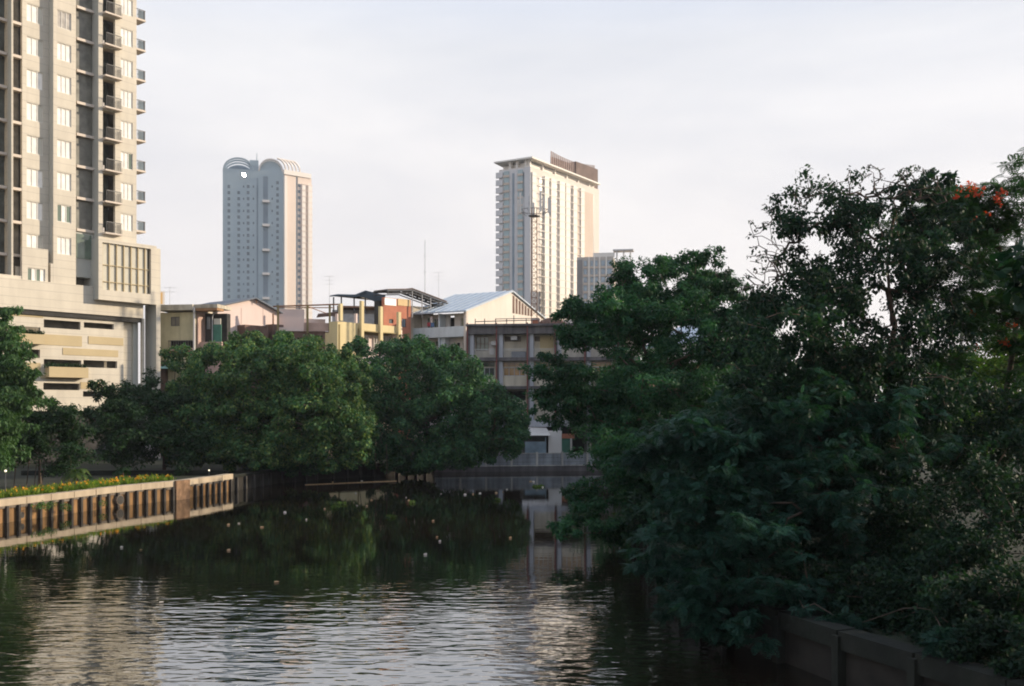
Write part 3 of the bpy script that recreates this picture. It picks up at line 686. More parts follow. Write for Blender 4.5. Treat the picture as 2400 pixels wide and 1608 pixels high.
# lower annex
rt = root('annex_block', 'lower tan grid-faced annex with a roof pergola, right of the canopy tower', 'building', (at(1410, 380), 385, GZ))
An = Fr((at(1352, 372.0), 372.0), (0.985, -0.17)); x1 = An.s(1437); zA = An.z(1400, 602)
fpart('wall', mat('annex_tan', (0.46, 0.41, 0.36), 0.8), rt, An, [(0, x1, -14, 0, GZ, zA)])
Ar = Fr(An.w(x1, 0, 0)[:2], (0.3, 0.95)); x2 = Ar.s(1476)
fpart('lit_wall', M['t2_cream'], rt, Ar, [(0.03, min(x2, 30), -9, 0.05, GZ, zA-2)])
for a, b_ in ((1352, 1365),): fpart('dark_side', M['t2_dark'], rt, An, [(An.s(a), An.s(b_), 0, 0.1, GZ, zA-1)])
rects = []
for a, b_ in ((1368, 1376), (1384, 1390), (1393, 1401), (1409, 1418), (1421, 1434)):
    for k in range(10): z = zA-3.4-3.05*k; rects.append((An, An.s(a), An.s(b_), 0.0, 0.12, z, z+2.0))
many('window', rects, rt, M['blue_pane'], None)
for k in range(11): z = zA-4.3-3.05*k; fpart('floor_band', M['t2_tan'], rt, An, [(An.s(1367), x1, 0.13, 0.35, z, z+0.7)])
for px in (1379, 1391.5, 1404, 1419.5): fpart('pier', M['t2_white'], rt, An, [(An.s(px), An.s(px)+0.5, 0.0, 0.4, GZ, zA)])
for px in (1445, 1461, 1477):
    q = MB(); s_ = An.s(px); q.tube(An.w(s_, -2, zA-12), An.w(s_, -2, zA+2.3), 0.32, 0.32, 6); build('pergola_post', q, M['t2_shade'], rt)
fpart('pergola_roof', M['t2_shade'], rt, An, [(An.s(1436), An.s(1484), -6, -1, zA+2.3, zA+2.8)])
fpart('parapet', M['t2_white'], rt, An, [(An.s(1390), An.s(1440), -1.5, -0.3, zA, zA+1.5)])
# ------------------------------------------------------------------ houses behind the round trees
def gable(rt, fr, s0, s1, ze, za, depth, wallm, roofm, oh=0.35, th=0.14, zb=GZ, sa=None, name='wall'):
    """gable wall in the plane of fr, ridge running back along -n"""
    sa = (s0+s1)/2 if sa is None else sa
    q = MB(); prof = [(s0, zb), (s1, zb), (s1, ze), (sa, za), (s0, ze)]
    q.hexa([fr.w(x, 0, z) for x, z in prof], [fr.w(x, -depth, z) for x, z in prof]); build(name, q, wallm, rt)
    q = MB()
    for a, b_ in (((s0, ze), (sa, za)), ((s1, ze), (sa, za))):
        dx = a[0]-b_[0]; dz = a[1]-b_[1]; l = math.hypot(dx, dz); ex = (a[0]+dx/l*oh, a[1]+dz/l*oh)
        p = [(ex[0], ex[1]+0.02), (b_[0], b_[1]+0.02), (b_[0], b_[1]+0.02+th), (ex[0], ex[1]+0.02+th)]
        q.hexa([fr.w(x, oh, z) for x, z in p], [fr.w(x, -depth-oh, z) for x, z in p])
    return build('roof', q, roofm, rt)

M['cream_old'] = mat('faded_cream_wall', (0.54, 0.48, 0.31), 0.9, 0.12, 0.8, streak=0.4, dirt=(0.2, 0.17, 0.12))
M['fascia'] = mat('stained_roof_edge', (0.50, 0.45, 0.36), 0.9, 0.15, 1.5, streak=0.6, dirt=(0.18, 0.15, 0.11))
M['pinkw'] = mat('pale_pink_wall', (0.70, 0.57, 0.52), 0.9, 0.04, 0.5, streak=0.12, dirt=(0.45, 0.36, 0.33))
M['slate'] = mat('dark_blue_roofing', (0.14, 0.16, 0.19), 0.8, 0.15, 1.5)
M['brick'] = mat('red_brick_band', (0.28, 0.10, 0.07), 0.9, 0.25, 4)
M['green_sheet'] = mat('green_sheet', (0.06, 0.17, 0.12), 0.7, 0.2, 2)
M['teal'] = mat('teal_awning', (0.24, 0.42, 0.42), 0.6, 0.1, 2)
M['yellow'] = mat('yellow_wall', (0.64, 0.53, 0.30), 0.9, 0.06, 0.6, streak=0.18, dirt=(0.36, 0.27, 0.12))
M['olive'] = mat('olive_shade_stain', (0.26, 0.21, 0.10), 0.9, 0.2, 0.8, streak=0.5)  # dark olive carries the shade of the yellow house's narrow side
M['orange'] = mat('orange_red_wall', (0.46, 0.18, 0.11), 0.9, 0.12, 1.0, streak=0.3, dirt=(0.25, 0.09, 0.06))
M['bluewhite'] = mat('blue_white_shade', (0.62, 0.67, 0.68), 0.85, 0.06, 0.7, streak=0.35, dirt=(0.25, 0.27, 0.28))  # blue tint puts the shade of the white house's balcony side into colour
M['blueroof'] = mat('pale_blue_metal_roof', (0.42, 0.48, 0.54), 0.45, 0.06, 0.6, streak=0.2)
M['whitegable'] = mat('white_gable_wall', (0.66, 0.59, 0.52), 0.85, 0.05, 0.5, streak=0.2, dirt=(0.46, 0.38, 0.30))
M['brown'] = mat('brown_wall', (0.15, 0.095, 0.075), 0.9, 0.3, 1.2)
M['mauve'] = mat('dusty_mauve_wall', (0.44, 0.31, 0.26), 0.9, 0.12, 1.0)
M['tarp'] = mat('dark_blue_tarpaulin', (0.055, 0.075, 0.095), 0.7, 0.3, 1.0, bump=0.03, bscale=1.5)

# 1 faded cream house
fr = Fr((at(376, 101), 101), (0.985, -0.17)); s = fr.s; z = lambda py: CZ+(HY-py)*100/F
rt = root('cream_house', 'faded cream house with a stained flat roof edge and a red band under its balcony', 'house', fr.w(4, -4, GZ))
q = MB(); holed(q, fr, -0.25, 0, s(376), s(457), GZ, z(731), [(s(400), s(421), z(763), z(741)), (s(399), s(456), z(815), z(798))])
build('wall', q, M['cream_old'], rt)
fpart('core', M['dark_in'], rt, fr, [(s(376), s(457), -9, -1.9, GZ, z(731)), (s(457)+0.01, s(512), -2.7, -1.9, GZ, z(731)), (s(376), s(457), -1.9, -0.6, GZ, z(820))])
fpart('roof_slab', M['fascia'], rt, fr, [(s(374), s(459), -9, 0.7, z(727), z(714)), (s(459), s(513), -2.8, 0.35, z(722), z(713.5))])
fpart('soffit', mat('rusty_soffit', (0.33, 0.19, 0.10), 0.9, 0.2, 2), rt, fr, [(s(460), s(512), -1.2, 0.30, z(728), z(722.3))])
window(rt, fr, s(400), s(421), z(763), z(741), -0.08, 2, M['dframe'], M['brown_in'])
o = fpart('balcony', M['mauve'], rt, fr, [(s(397), s(456), -0.5, 0.5, z(822), z(816))])
fpart('parapet', M['brick'], o, fr, [(s(400), s(456), 0.35, 0.5, z(834), z(822))])
q = MB()
for k in range(11): x = s(400)+(s(456)-s(400))*k/10; q.fbox(fr, x, x+0.04, 0.38, 0.42, z(816), z(799))
q.fbox(fr, s(399), s(456), 0.36, 0.44, z(799), z(797.5)); build('railing', q, M['dframe'], o)
fpart('lower_wall', M['cream_old'], rt, fr, [(s(397), s(470), 0.05, 0.3, GZ, z(834.5))])
q = MB(); q.path([fr.w(s(461), 0.55, z(722)), fr.w(s(460), 0.45, z(730)), fr.w(s(458.5), 0.3, z(735)), fr.w(s(458.5), 0.3, z(822))], 0.11, 0.11, 8); build('drainpipe', q, M['white'], rt)
fpart('recess_pane', M['blue_pane'], rt, fr, [(s(465), s(473), -1.88, -1.8, z(768), z(738))])
fpart('screen', M['green_sheet'], rt, fr, [(s(491), s(510), -0.9, -0.8, GZ, z(759))])
fpart('screen_light', M['lobby_pane'], rt, fr, [(s(492), s(508), -0.95, -0.82, z(758.7), z(745))])
q = MB(); cx_ = s(506); pts = [fr.w(cx_+ (s(490)-cx_)*math.cos(a), -0.7, z(745)+ (z(728)-z(745))*math.sin(a)) for a in [i*math.pi/16 for i in range(9)]]
q.path([fr.w(s(490), -0.7, z(800))]+pts, 0.05, 0.05, 5); build('arch_rail', q, M['steel'], rt)
fpart('side_wall', M['mauve'], rt, fr, [(s(457.5), s(512), -0.95, -0.7, GZ, z(800)), (s(457.3), s(460.5), -1.85, -0.3, GZ, z(729))])
q = MB(); q.hexa([fr.w(s(384), 1.7, z(865)), fr.w(s(432), 1.7, z(865)), fr.w(s(428), 0.31, z(857)), fr.w(s(392), 0.31, z(857))],
                 [fr.w(s(384), 1.7, z(863)), fr.w(s(432), 1.7, z(863)), fr.w(s(428), 0.31, z(855)), fr.w(s(392), 0.31, z(855))]); build('awning', q, M['teal'], rt)
q = MB(); q.path([fr.w(s(395), 0.4, z(812)), fr.w(s(395), 0.4, z(812)+0.01)], 0.1); 
fpart('side_annex', M['brown'], rt, fr, [(s(368), s(395), 0.02, 0.8, GZ, z(845))])
# small tower behind; its orange strip is sunlight put into colour
fr2 = Fr((at(372, 125), 125), (0.8, 0.6))
rt = root('stair_tower', 'small pale stair tower with a strip coloured orange as sunlight, just right of the condominium', 'building', fr2.w(1, -1, GZ))
z2 = lambda py: CZ+(HY-py)*125/F
fpart('wall', M['white'], rt, fr2, [(0, fr2.s(386), -3, 0, GZ, z2(682))])
fpart('panel', mat('orange_sunlight', (0.62, 0.40, 0.18), 0.8), rt, fr2, [(fr2.s(376), fr2.s(381), 0, 0.05, z2(712), z2(685))])

# 2 pale pink gabled hall with dark roof
fr = Fr((at(510, 104), 104), (0.62, 0.785)); s = fr.s
rt = root('pink_hall', 'windowless pale pink gabled hall with a dark blue roof, beside the faded cream house', 'building', fr.w(4, -4, GZ))
sA_, sB_, sC_ = 0, s(594), s(649)
gable(rt, fr, 0, sC_, fr.z(510, 719), fr.z(594, 701), 7.5, M['pinkw'], M['slate'], oh=0.5, sa=sB_, zb=fr.z(560, 792))
fpart('lower_wall', M['bluewhite'], rt, fr, [(s(530), s(649), -7, -0.3, GZ, fr.z(560, 792)-0.01)])
fpart('dark_gap', M['dark_in'], rt, fr, [(0.05, s(530)-0.02, -7, -0.5, GZ, fr.z(520, 792)-0.01)])
for px in (565, 616): fpart('seam', M['mauve'], rt, fr, [(s(px), s(px)+0.05, 0.0, 0.015, fr.z(px, 760), fr.z(px, 722))])
fpart('brown_annex', M['brown'], rt, fr, [(s(556), s(611), 0.01, 1.3, GZ, fr.z(580, 764)), (s(622), s(647), 0.01, 1.3, GZ, fr.z(634, 762))])
q = MB(); q.tube(fr.w(s(632), 0.6, fr.z(632, 764)), fr.w(s(632), 0.6, fr.z(632, 735)), 0.09); build('vent_pipe', q, M['rust'], rt)
q = MB(); q.tube(fr.w(s(597), 0.3, fr.z(597, 703)), fr.w(s(597), 0.3, fr.z(597, 712)), 0.05); build('finial', q, M['rust'], rt)

# 3 pink terrace with pipe frame
fr = Fr((at(648, 107), 107), (0.97, 0.243)); s = fr.s; z = lambda px, py: fr.z(px, py)
rt = root('pink_terrace_house', 'dusty pink house with a rooftop terrace under a bare pipe frame beside the yellow house', 'house', fr.w(3, -3, GZ))
fpart('wall', M['brown'], rt, fr, [(s(650), s(772), -6, -0.02, GZ, z(710, 776))])
fpart('back_wall', M['pinkw'], rt, fr, [(s(649), s(717), -4.2, -4.0, z(700, 779), z(680, 716)), (s(717.5), s(768), -4.4, -4.2, z(740, 779), z(740, 740))])
fpart('parapet', M['mauve'], rt, fr, [(s(712), s(772), -0.01, 0.2, z(740, 776), z(740, 757))])
fpart('parapet', M['pinkw'], rt, fr, [(s(650), s(711), -0.01, 0.15, z(680, 776), z(680, 768))])
q = MB()
for px in (649, 718, 770): q.fbox(fr, s(px), s(px)+0.22, 0.21, 0.43, z(px, 782), z(px, 716))
build('frame_post', q, M['olive'], rt)
q = MB(); q.tube(fr.w(s(640), 0.3, z(640, 719)), fr.w(s(792), 0.3, z(792, 714)), 0.09); q.tube(fr.w(s(718), 0.3, z(718, 718)), fr.w(s(790), -3.5, z(790, 735)), 0.05)
q.tube(fr.w(s(650), -3.9, z(650, 713)), fr.w(s(790), -3.9, z(790, 713)), 0.06); build('frame_beam', q, M['rust'], rt)
q = MB(); q.hexa([fr.w(s(745), -3.5, z(745, 738)), fr.w(s(795), -3.5, z(795, 733)), fr.w(s(795), -1, z(795, 738)), fr.w(s(745), -1, z(745, 742))],
                 [fr.w(s(750), -3.5, z(750, 728)), fr.w(s(795), -3.5, z(795, 724)), fr.w(s(795), -1, z(795, 728)), fr.w(s(745), -1, z(745, 736))]); build('sagging_cover', q, M['brown'], rt)
for k in range(3): window(rt, fr, s(736+k*12), s(746+k*12), z(745, 812), z(745, 796), 0.06, 1, M['mauve'], M['dark_pane'])

# 4 yellow house with free-standing columns
fr = Fr((at(791, 99), 99), (0.60, 0.80)); s = fr.s; z = fr.z
rt = root('yellow_house', 'sunlit yellow house with bare columns rising above its roof parapet', 'house', fr.w(3, -3, GZ))
fpart('wall', M['yellow'], rt, fr, [(0, s(841), -1.2, 0, GZ, z(791, 753)), (s(841), s(944), -5, -1.3, GZ, z(841, 775))])
fpart('parapet', M['yellow'], rt, fr, [(s(841)+0.01, s(941), -1.0, 0.1, z(841, 774), z(841, 757))])
fpart('ledge', M['olive'], rt, fr, [(s(842), s(931), -1.3, 0.25, z(841, 776.5), z(841, 774.5))])
q = MB(); ss = s(941); cc = fr.w(ss-0.3, -0.45, 0); 
q.tube((cc[0], cc[1], z(941, 800)), (cc[0], cc[1], z(841, 757)), 0.62, 0.62, 12); build('rounded_corner', q, M['pinkw'], rt)
sd_ = Fr((at(772, 100.3), 100.3), (at(791, 99)-at(772, 100.3), -1.3)); wl = math.hypot(at(791, 99)-at(772, 100.3), 1.3)
fpart('side_wall', M['olive'], rt, sd_, [(0, wl-0.02, -0.3, 0, GZ, z(791, 760))])
for px, py in ((795.5, 712), (843.5, 706), (888, 719), (930.5, 732)):
    fpart('column', M['yellow'], rt, fr, [(s(px-3), s(px+3), 0.11 if px > 841 else 0.01, 0.42 if px > 841 else 0.32, z(px, 752 if px < 841 else 800), z(px, py))])
q = MB(); q.tube(fr.w(s(838.5), 0.1, GZ), fr.w(s(838.5), 0.1, z(838, 770)), 0.07); build('drainpipe', q, M['olive'], rt)
o = fpart('window_surround', M['pinkw'], rt, fr, [(s(846), s(934), -1.29, -1.0, z(846, 850), z(841, 781))])
for a, b_ in ((851, 864), (866, 879), (890, 903), (905, 918), (919, 930)):
    window(rt, fr, s(a), s(b_), z(a, 822), z(a, 787), -0.85, 2, M['white'], M['grey_pane'], nh=2, t=0.14)
# items on its roof
for px in (818, 862): q = MB(); q.fbox(fr, s(px-1.5), s(px+1.5), -1.9, -1.6, z(px, 760), z(px, 733)); build('short_post', q, M['pinkw'], rt)

# 5 tarp-roofed rooftop shelter
fr = Fr((at(775, 115), 115), (0.985, 0.17)); s = fr.s; z = fr.z
rt = root('rooftop_shelter', 'grey rooftop building under a dark sagging tarpaulin roof, behind the yellow house', 'building', fr.w(3, -3, GZ))
fpart('wall', M['steel'], rt, fr, [(s(778), s(905), -7, -2.6, GZ, z(840, 722)), (s(780), s(880), -2.59, -0.5, GZ, z(840, 735))])
fpart('eave', M['rust'], rt, fr, [(s(790), s(893), -2.6, 0.4, z(840, 722), z(840, 718))])
q = MB(); prof = [(s(773), z(773, 697)), (s(792), z(792, 695)), (s(833), z(833, 698)), (s(858), z(858, 688)), (s(900), z(900, 717)), (s(903), z(903, 696)), (s(880), z(880, 690)), (s(858), z(858, 683)), (s(833), z(833, 693)), (s(792), z(792, 692)), (s(773), z(773, 695))]
for a, b_, c_, d_ in ((prof[0], prof[1], prof[9], prof[10]), (prof[1], prof[2], prof[8], prof[9]), (prof[2], (s(858), z(858, 690)), prof[7], prof[8]), ((s(858), z(858, 700)), (s(900), z(900, 718)), (s(903), z(903, 694)), prof[7]), ((s(842), z(842, 697)), (s(858), z(858, 700)), prof[7], (s(842), z(842, 690)))):
    q.hexa([fr.w(x, 0.6, zz_) for x, zz_ in (a, b_, c_, d_)], [fr.w(x, -3.2, zz_+0.5) for x, zz_ in (a, b_, c_, d_)])
build('tarpaulin_roof', q, M['tarp'], rt)
q = MB(); q.hexa([fr.w(s(775), 0.5, z(775, 695)), fr.w(s(850), -3, z(850, 686)), fr.w(s(925), -6, z(925, 694)), fr.w(s(900), -6, z(900, 694))],
                 [fr.w(s(775), 0.5, z(775, 694)), fr.w(s(815), -6, z(815, 683)), fr.w(s(910), -7, z(910, 685)), fr.w(s(926), -6, z(926, 692))]); build('sheet_roof', q, M['fascia'], rt)
q = MB()
for px in (782, 800, 830, 856, 886): q.tube(fr.w(s(px), 0.2, z(px, 735)), fr.w(s(px), 0.2, z(px, 697 if px < 880 else 712)), 0.09)
build('post', q, M['dframe'], rt)

# 6 orange-red house with pergola on top
fr = Fr((at(899, 107), 107), (0.68, 0.733)); s = fr.s; z = fr.z
rt = root('orange_red_house', 'orange red house with a dark steel roof frame on top, left of the blue-roofed house', 'house', fr.w(3, -3, GZ))
wz = z(899, 697)
q = MB(); holed(q, fr, -0.3, 0, 0, s(963), GZ, wz, [(s(912), s(922), z(917, 758), z(917, 748)), (s(942), s(952), z(947, 767), z(947, 747))]); build('wall', q, M['orange'], rt)
fpart('core', M['dark_in'], rt, fr, [(0.02, s(963)-0.02, -1.6, -0.7, GZ, wz-0.3)])
window(rt, fr, s(912), s(922), z(917, 758), z(917, 748), -0.08, 1, M['dframe'], M['dark_pane'])
window(rt, fr, s(942), s(952), z(947, 767), z(947, 747), -0.08, 2, M['dframe'], M['blue_pane'])
fpart('plaster_patch', mat('ochre_plaster', (0.62, 0.45, 0.24), 0.9), rt, fr, [(s(932), s(961), 0.0, 0.05, z(945, 717), z(945, 701))])  # lighter ochre patch high on the wall
fpart('louvre', M['steel'], rt, fr, [(s(901), s(928), 0.0, 0.06, z(915, 716), z(915, 700))])
q = MB(); r0, r1 = s(905), s(1040)
rz = lambda x: (z(905, 682)+(x-s(905))/(s(962)-s(905))*(z(962, 681)-z(905, 682))) if x < s(962) else z(962, 681)-(x-s(962))*(z(962, 681)-z(1042, 711))/(s(1042)-s(962))
for a, b_ in ((s(903), s(962)), (s(962), s(1046))):
    for dd in (0.3, -2.0): q.tube(fr.w(a, dd, rz(a)), fr.w(b_, dd, rz(b_)), 0.11); q.tube(fr.w(a, dd, rz(a)-0.3), fr.w(b_, dd, rz(b_)-0.3), 0.06)
for k in range(14):
    x = s(905)+(s(1044)-s(905))*k/13; q.tube(fr.w(x, 0.3, rz(x)+0.08), fr.w(x, -2.0, rz(x)+0.08), 0.06)
    q.tube(fr.w(x, 0.3, rz(x)), fr.w(x, 0.3, rz(x)-0.3), 0.05)
build('roof_frame', q, M['dframe'], rt)
for px in (962, 985, 1005): q = MB(); q.tube(fr.w(s(px), 0.3, z(px, 745)), fr.w(s(px), 0.3, rz(s(px))), 0.07); build('frame_post', q, M['steel'], rt)
q = MB(); q.hexa([fr.w(s(905), 0.3, rz(s(905))+0.12), fr.w(s(962), 0.3, rz(s(961.9))+0.12), fr.w(s(962), -2.1, rz(s(961.9))+0.12), fr.w(s(905), -2.1, rz(s(905))+0.12)], [fr.w(s(905), 0.3, rz(s(905))+0.2), fr.w(s(962), 0.3, rz(s(961.9))+0.2), fr.w(s(962), -2.1, rz(s(961.9))+0.2), fr.w(s(905), -2.1, rz(s(905))+0.2)]); build('roof_cladding', q, M['brown'], rt)
q = MB(); q.hexa([fr.w(s(962), 0.3, rz(s(962))+0.2), fr.w(s(1044), 0.3, rz(s(1044))+0.2), fr.w(s(1044), -2.1, rz(s(1044))+0.2), fr.w(s(962), -2.1, rz(s(962))+0.2)],
                 [fr.w(s(962), 0.3, rz(s(962))+0.27), fr.w(s(1044), 0.3, rz(s(1044))+0.27), fr.w(s(1044), -2.1, rz(s(1044))+0.27), fr.w(s(962), -2.1, rz(s(962))+0.27)]); build('roof_cladding', q, M['brown'], rt)
fpart('rear_wall', M['fascia'], rt, fr, [(s(966), s(1030), -1.9, -1.0, GZ, z(985, 716))])

# 7 white house with blue-grey metal roof
fr = Fr((at(1094, 108), 108), (0.5, 0.866)); s = fr.s
rt = root('white_house', 'white gabled house with a pale blue metal roof and a long balcony', 'house', (at(1094, 115), 116, GZ))
ze, za = 16.45, 19.45; W_, D_ = 19.4, 7.4
q = MB(); prof = [(0.02, GZ), (W_, GZ), (W_, ze), (W_/2, za), (0.02, ze)]
q.hexa([fr.w(x, 0, z_) for x, z_ in prof], [fr.w(x, -0.3, z_) for x, z_ in prof]); build('gable_wall', q, M['whitegable'], rt)
q = MB()
for sg, a in ((0, 0.0), (1, W_)):
    e0 = (-0.55 if sg == 0 else W_+0.4, ze-0.16)
    p = [(e0[0], e0[1]+0.04), (W_/2, za+0.04), (W_/2, za+0.2), (e0[0], e0[1]+0.2)]
    q.hexa([fr.w(x, 0.25, z_) for x, z_ in p], [fr.w(x, -D_-0.4, z_) for x, z_ in p])
build('roof', q, M['blueroof'], rt)
q = MB()
for k in range(9):
    d_ = 0.2-k*(D_+0.5)/8; q.hexa([fr.w(-0.55, d_, ze+0.05), fr.w(W_/2, d_, za+0.25), fr.w(W_/2, d_-0.05, za+0.25), fr.w(-0.55, d_-0.05, ze+0.05)], [fr.w(-0.55, d_, ze+0.10), fr.w(W_/2, d_, za+0.30), fr.w(W_/2, d_-0.05, za+0.30), fr.w(-0.55, d_-0.05, ze+0.10)])
build('roof_rib', q, M['blueroof'], rt)
# slatted opening in the right half of the gable
zs = lambda x: za - (x-W_/2)*(za-ze)/(W_/2)
for k in range(7):
    a = W_/2+0.25+k*0.72; b_ = a+0.42
    if zs(b_)-0.25 < 17.35-0.35*k*0.2+0.15: continue
    q = MB(); zb_ = 17.05; q.hexa([fr.w(a, 0.0, zb_), fr.w(b_, 0.0, zb_), fr.w(b_, 0.0, zs(b_)-0.25), fr.w(a, 0.0, zs(a)-0.25)], [fr.w(a, 0.04, zb_), fr.w(b_, 0.04, zb_), fr.w(b_, 0.04, zs(b_)-0.25), fr.w(a, 0.04, zs(a)-0.25)])
    build('vent_slot', q, M['brown'], rt)
# the balcony side
p1 = fr.w(0, -D_, 0); fb = Fr(p1[:2], (0.866, -0.5)); s = fb.s; z = fb.z; E = D_-0.32
zf1 = z(1050, 787); zf2 = z(1050, 766)
rm = [(0.3, 1.0), (1.3, 2.3), (3.0, 3.9), (4.6, 5.2), (5.9, 6.9)]
q = MB(); holes = [(s(986), s(1000), z(1000, 768), z(1000, 741)), (s(1002), s(1015), z(1000, 768), z(1000, 745)), (s(1040), s(1051), z(1045, 790), z(1045, 738)), (s(1066), s(1089), z(1075, 766), z(1075, 742)), (s(1005), s(1025), z(1015, 811), z(1015, 797)), (s(1056), s(1064), z(1060, 815), z(1060, 802)), (s(1070), s(1090), z(1080, 825), z(1080, 801))]
holed(q, fb, -1.4, -1.2, 0, E, GZ, ze-0.05, holes); build('wall', q, M['white'], rt)
fpart('core', M['dark_in'], rt, fb, [(0.1, E, -2.4, -1.9, GZ, ze-0.4)])
for h_ in (holes[0], holes[1], holes[3], holes[6], holes[4]): window(rt, fb, *h_, -1.26, 2, M['white'], M['green_pane'])
o = fpart('balcony', M['bluewhite'], rt, fb, [(0, E, -1.2, 0.12, zf1-0.15, zf1)]); fpart('parapet', M['bluewhite'], o, fb, [(0, E, 0, 0.121, zf1+0.003, zf2)])
fpart('end_wall', M['whitegable'], rt, fb, [(E, E+0.29, -1.2, 0.12, GZ, ze-0.06)])
fpart('divider', M['bluewhite'], rt, fb, [(s(1027), s(1030), -1.19, -0.01, GZ, ze-0.1)])
fpart('lower_divider', M['bluewhite'], rt, fb, [(s(1026), s(1040), -1.19, -0.3, GZ, zf1-0.16)])
# laundry over the parapet
M['laundry_red'] = mat('red_cloth', (0.42, 0.08, 0.09), 0.9); M['laundry_blue'] = mat('blue_cloth', (0.08, 0.16, 0.30), 0.9); M['laundry_pale'] = mat('pale_cloth', (0.60, 0.52, 0.48), 0.9)
for a, b_, y0, y1, mm_, nm in ((1003, 1011, 765, 756, 'laundry_red', 'red cloth'), (1011, 1020, 767, 757, 'laundry_blue', 'blue cloth'), (1010, 1016, 757, 742, 'laundry_pale', 'pale cloth')):
    q = MB(); n = 5
    for k in range(n):
        x0 = s(a)+(s(b_)-s(a))*k/n; x1 = s(a)+(s(b_)-s(a))*(k+1)/n; dd = 0.0+0.05*(k % 2)
        q.hexa([fb.w(x0, 0.15+dd, z(1010, y0)+0.05*(k % 2)), fb.w(x1, 0.2-dd, z(1010, y0)), fb.w(x1, 0.17-dd, z(1010, y0)), fb.w(x0, 0.12+dd, z(1010, y0)+0.05*(k % 2))],
               [fb.w(x0, 0.15+dd, z(1010, y1)), fb.w(x1, 0.2-dd, z(1010, y1)), fb.w(x1, 0.17-dd, z(1010, y1)), fb.w(x0, 0.12+dd, z(1010, y1))])
    build('laundry', q, M[mm_], None, label=nm+' hanging at the balcony of the white gabled house', cat='laundry', base=fb.w(s(a), 0.15, z(1010, y0)))

# 8 stained concrete apartment block
fr = Fr((at(1097, 103), 103), (0.995, -0.10)); s = fr.s; z = lambda py: CZ+(HY-py)*102.5/F
rt = root('concrete_apartments', 'stained concrete apartment block with dark floor beams and red pipes, right of the round trees', 'building', fr.w(6, -4, GZ))
xr = s(1500)
fpart('floor_beam', M['dark_concrete'], rt, fr, [(s(1095), xr, -7.5, 0.45, z(783), z(765))])
fpart('roof_edge', M['dark_concrete'], rt, fr, [(s(1094), xr, -7.6, 0.75, z(764.9), z(760))])
fpart('floor_beam', M['dark_concrete'], rt, fr, [(s(1096), xr, -7.5, 0.40, z(846), z(838))])
fpart('floor_beam', M['dark_concrete'], rt, fr, [(s(1096), xr, -7.5, 0.30, z(912), z(905))])
fpart('floor_beam', M['lilac_concrete'], rt, fr, [(s(1096), xr, -7.5, 0.30, z(1000), z(985))])
cols_ = [1098, 1166, 1238, 1303, 1372, 1440]
bays = list(zip(cols_, cols_[1:]+[1500]))
q = MB()
floors = [(783, 838), (846, 905), (912, 985)]
for fi, (ya, yb) in enumerate(floors):
    for bi, (a, b_) in enumerate(bays):
        a2 = a+13; w0, w1_ = s(a2), s(b_-6)
        if fi == 0: hs = [(s(a2+1), s(a2+ (32 if bi == 0 else 40)), z(821 if bi == 0 else 799), z(787))]
        elif fi == 1: hs = [(s(a2), s(b_-8), z(881), z(861)), (s(a2), s(b_-8), z(859), z(848))]
        else: hs = [(s(a2), s(b_-8), z(938), z(916))]
        holed(q, fr, -1.2 if fi != 1 else -0.6, -1.0 if fi != 1 else -0.4, w0-0.6, w1_+0.6, z(yb)+0.0, z(ya), hs)
build('wall', q, M['wall_cream'], rt)
fpart('core', M['dark_in'], rt, fr, [(s(1098), xr, -7.4, -2.6, GZ, z(784))])
for k, (a, b_) in enumerate(bays):
    # columns: dark pipe, grey pier
    fpart('pier', M['lilac_concrete'], rt, fr, [(s(a+3.5), s(a+12.5), -1.3, 0.15, GZ, z(783))])
    fpart('column', M['dark_concrete'], rt, fr, [(s(a-2.5), s(a+3.3), -1.3, 0.31, GZ, z(783.2))])
    q = MB(); q.tube(fr.w(s(a-1), 0.55, z(990)), fr.w(s(a-1), 0.55, z(757)), 0.075); build('pipe', q, M['red_pipe'], rt)
    if k >= 5: continue
    window(rt, fr, s(a+14), s(a+(45 if k == 0 else 53)), z(821 if k == 0 else 799), z(787), -1.06, 3, M['brown'], M['brown_in'] if k else M['green_pane'], nh=2)
    M.setdefault('amber', glassmat('amber_glass', (0.30, 0.17, 0.06), 0.2, 0.4, 1.2)); M.setdefault('amber', M['dark_pane'])
    window(rt, fr, s(a+13), s(b_-8), z(881), z(861), -0.46, 4, M['lilac_concrete'], M['amber'] if k >= 1 else M['dark_pane'])
    window(rt, fr, s(a+13), s(b_-8), z(860), z(848), -0.46, 4, M['brown'], M['amber'] if k >= 1 else M['dark_pane'], bar=0.04)
    # balcony railings on the top floor
    q = MB(); x0, x1 = s(a+13), s(b_-3); nb = 20
    for i in range(nb+1): x = x0+(x1-x0)*i/nb; q.fbox(fr, x-0.01, x+0.015, 0.2, 0.22, z(838)-0.0, z(819))
    q.fbox(fr, x0, x1, 0.19, 0.23, z(819), z(818)); build('railing', q, M['steel'], rt)
    q = MB(); q.fbox(fr, s(a+26), s(a+30), -0.95, -0.9, z(838), z(800)); 
fpart('door', M['white'], rt, fr, [(s(1144), s(1156), -0.99, -0.94, z(830), z(800))])
fpart('panel', mat('sun_faded_yellow_panel', (0.52, 0.42, 0.24), 0.9), rt, fr, [(s(1264), s(1296), -0.99, -0.9, z(838), z(785))])
for px, zz_ in ((1150, 808), (1196, 796)): fpart('air_conditioner', M['steel'], rt, fr, [(s(px), s(px+15), -0.9, -0.35, z(zz_), z(zz_-9))])
q = MB(); q.fbox(fr, s(1199), s(1232), -0.5, 0.1, z(838), z(824)); build('crate_stack', q, M['slate'], rt)
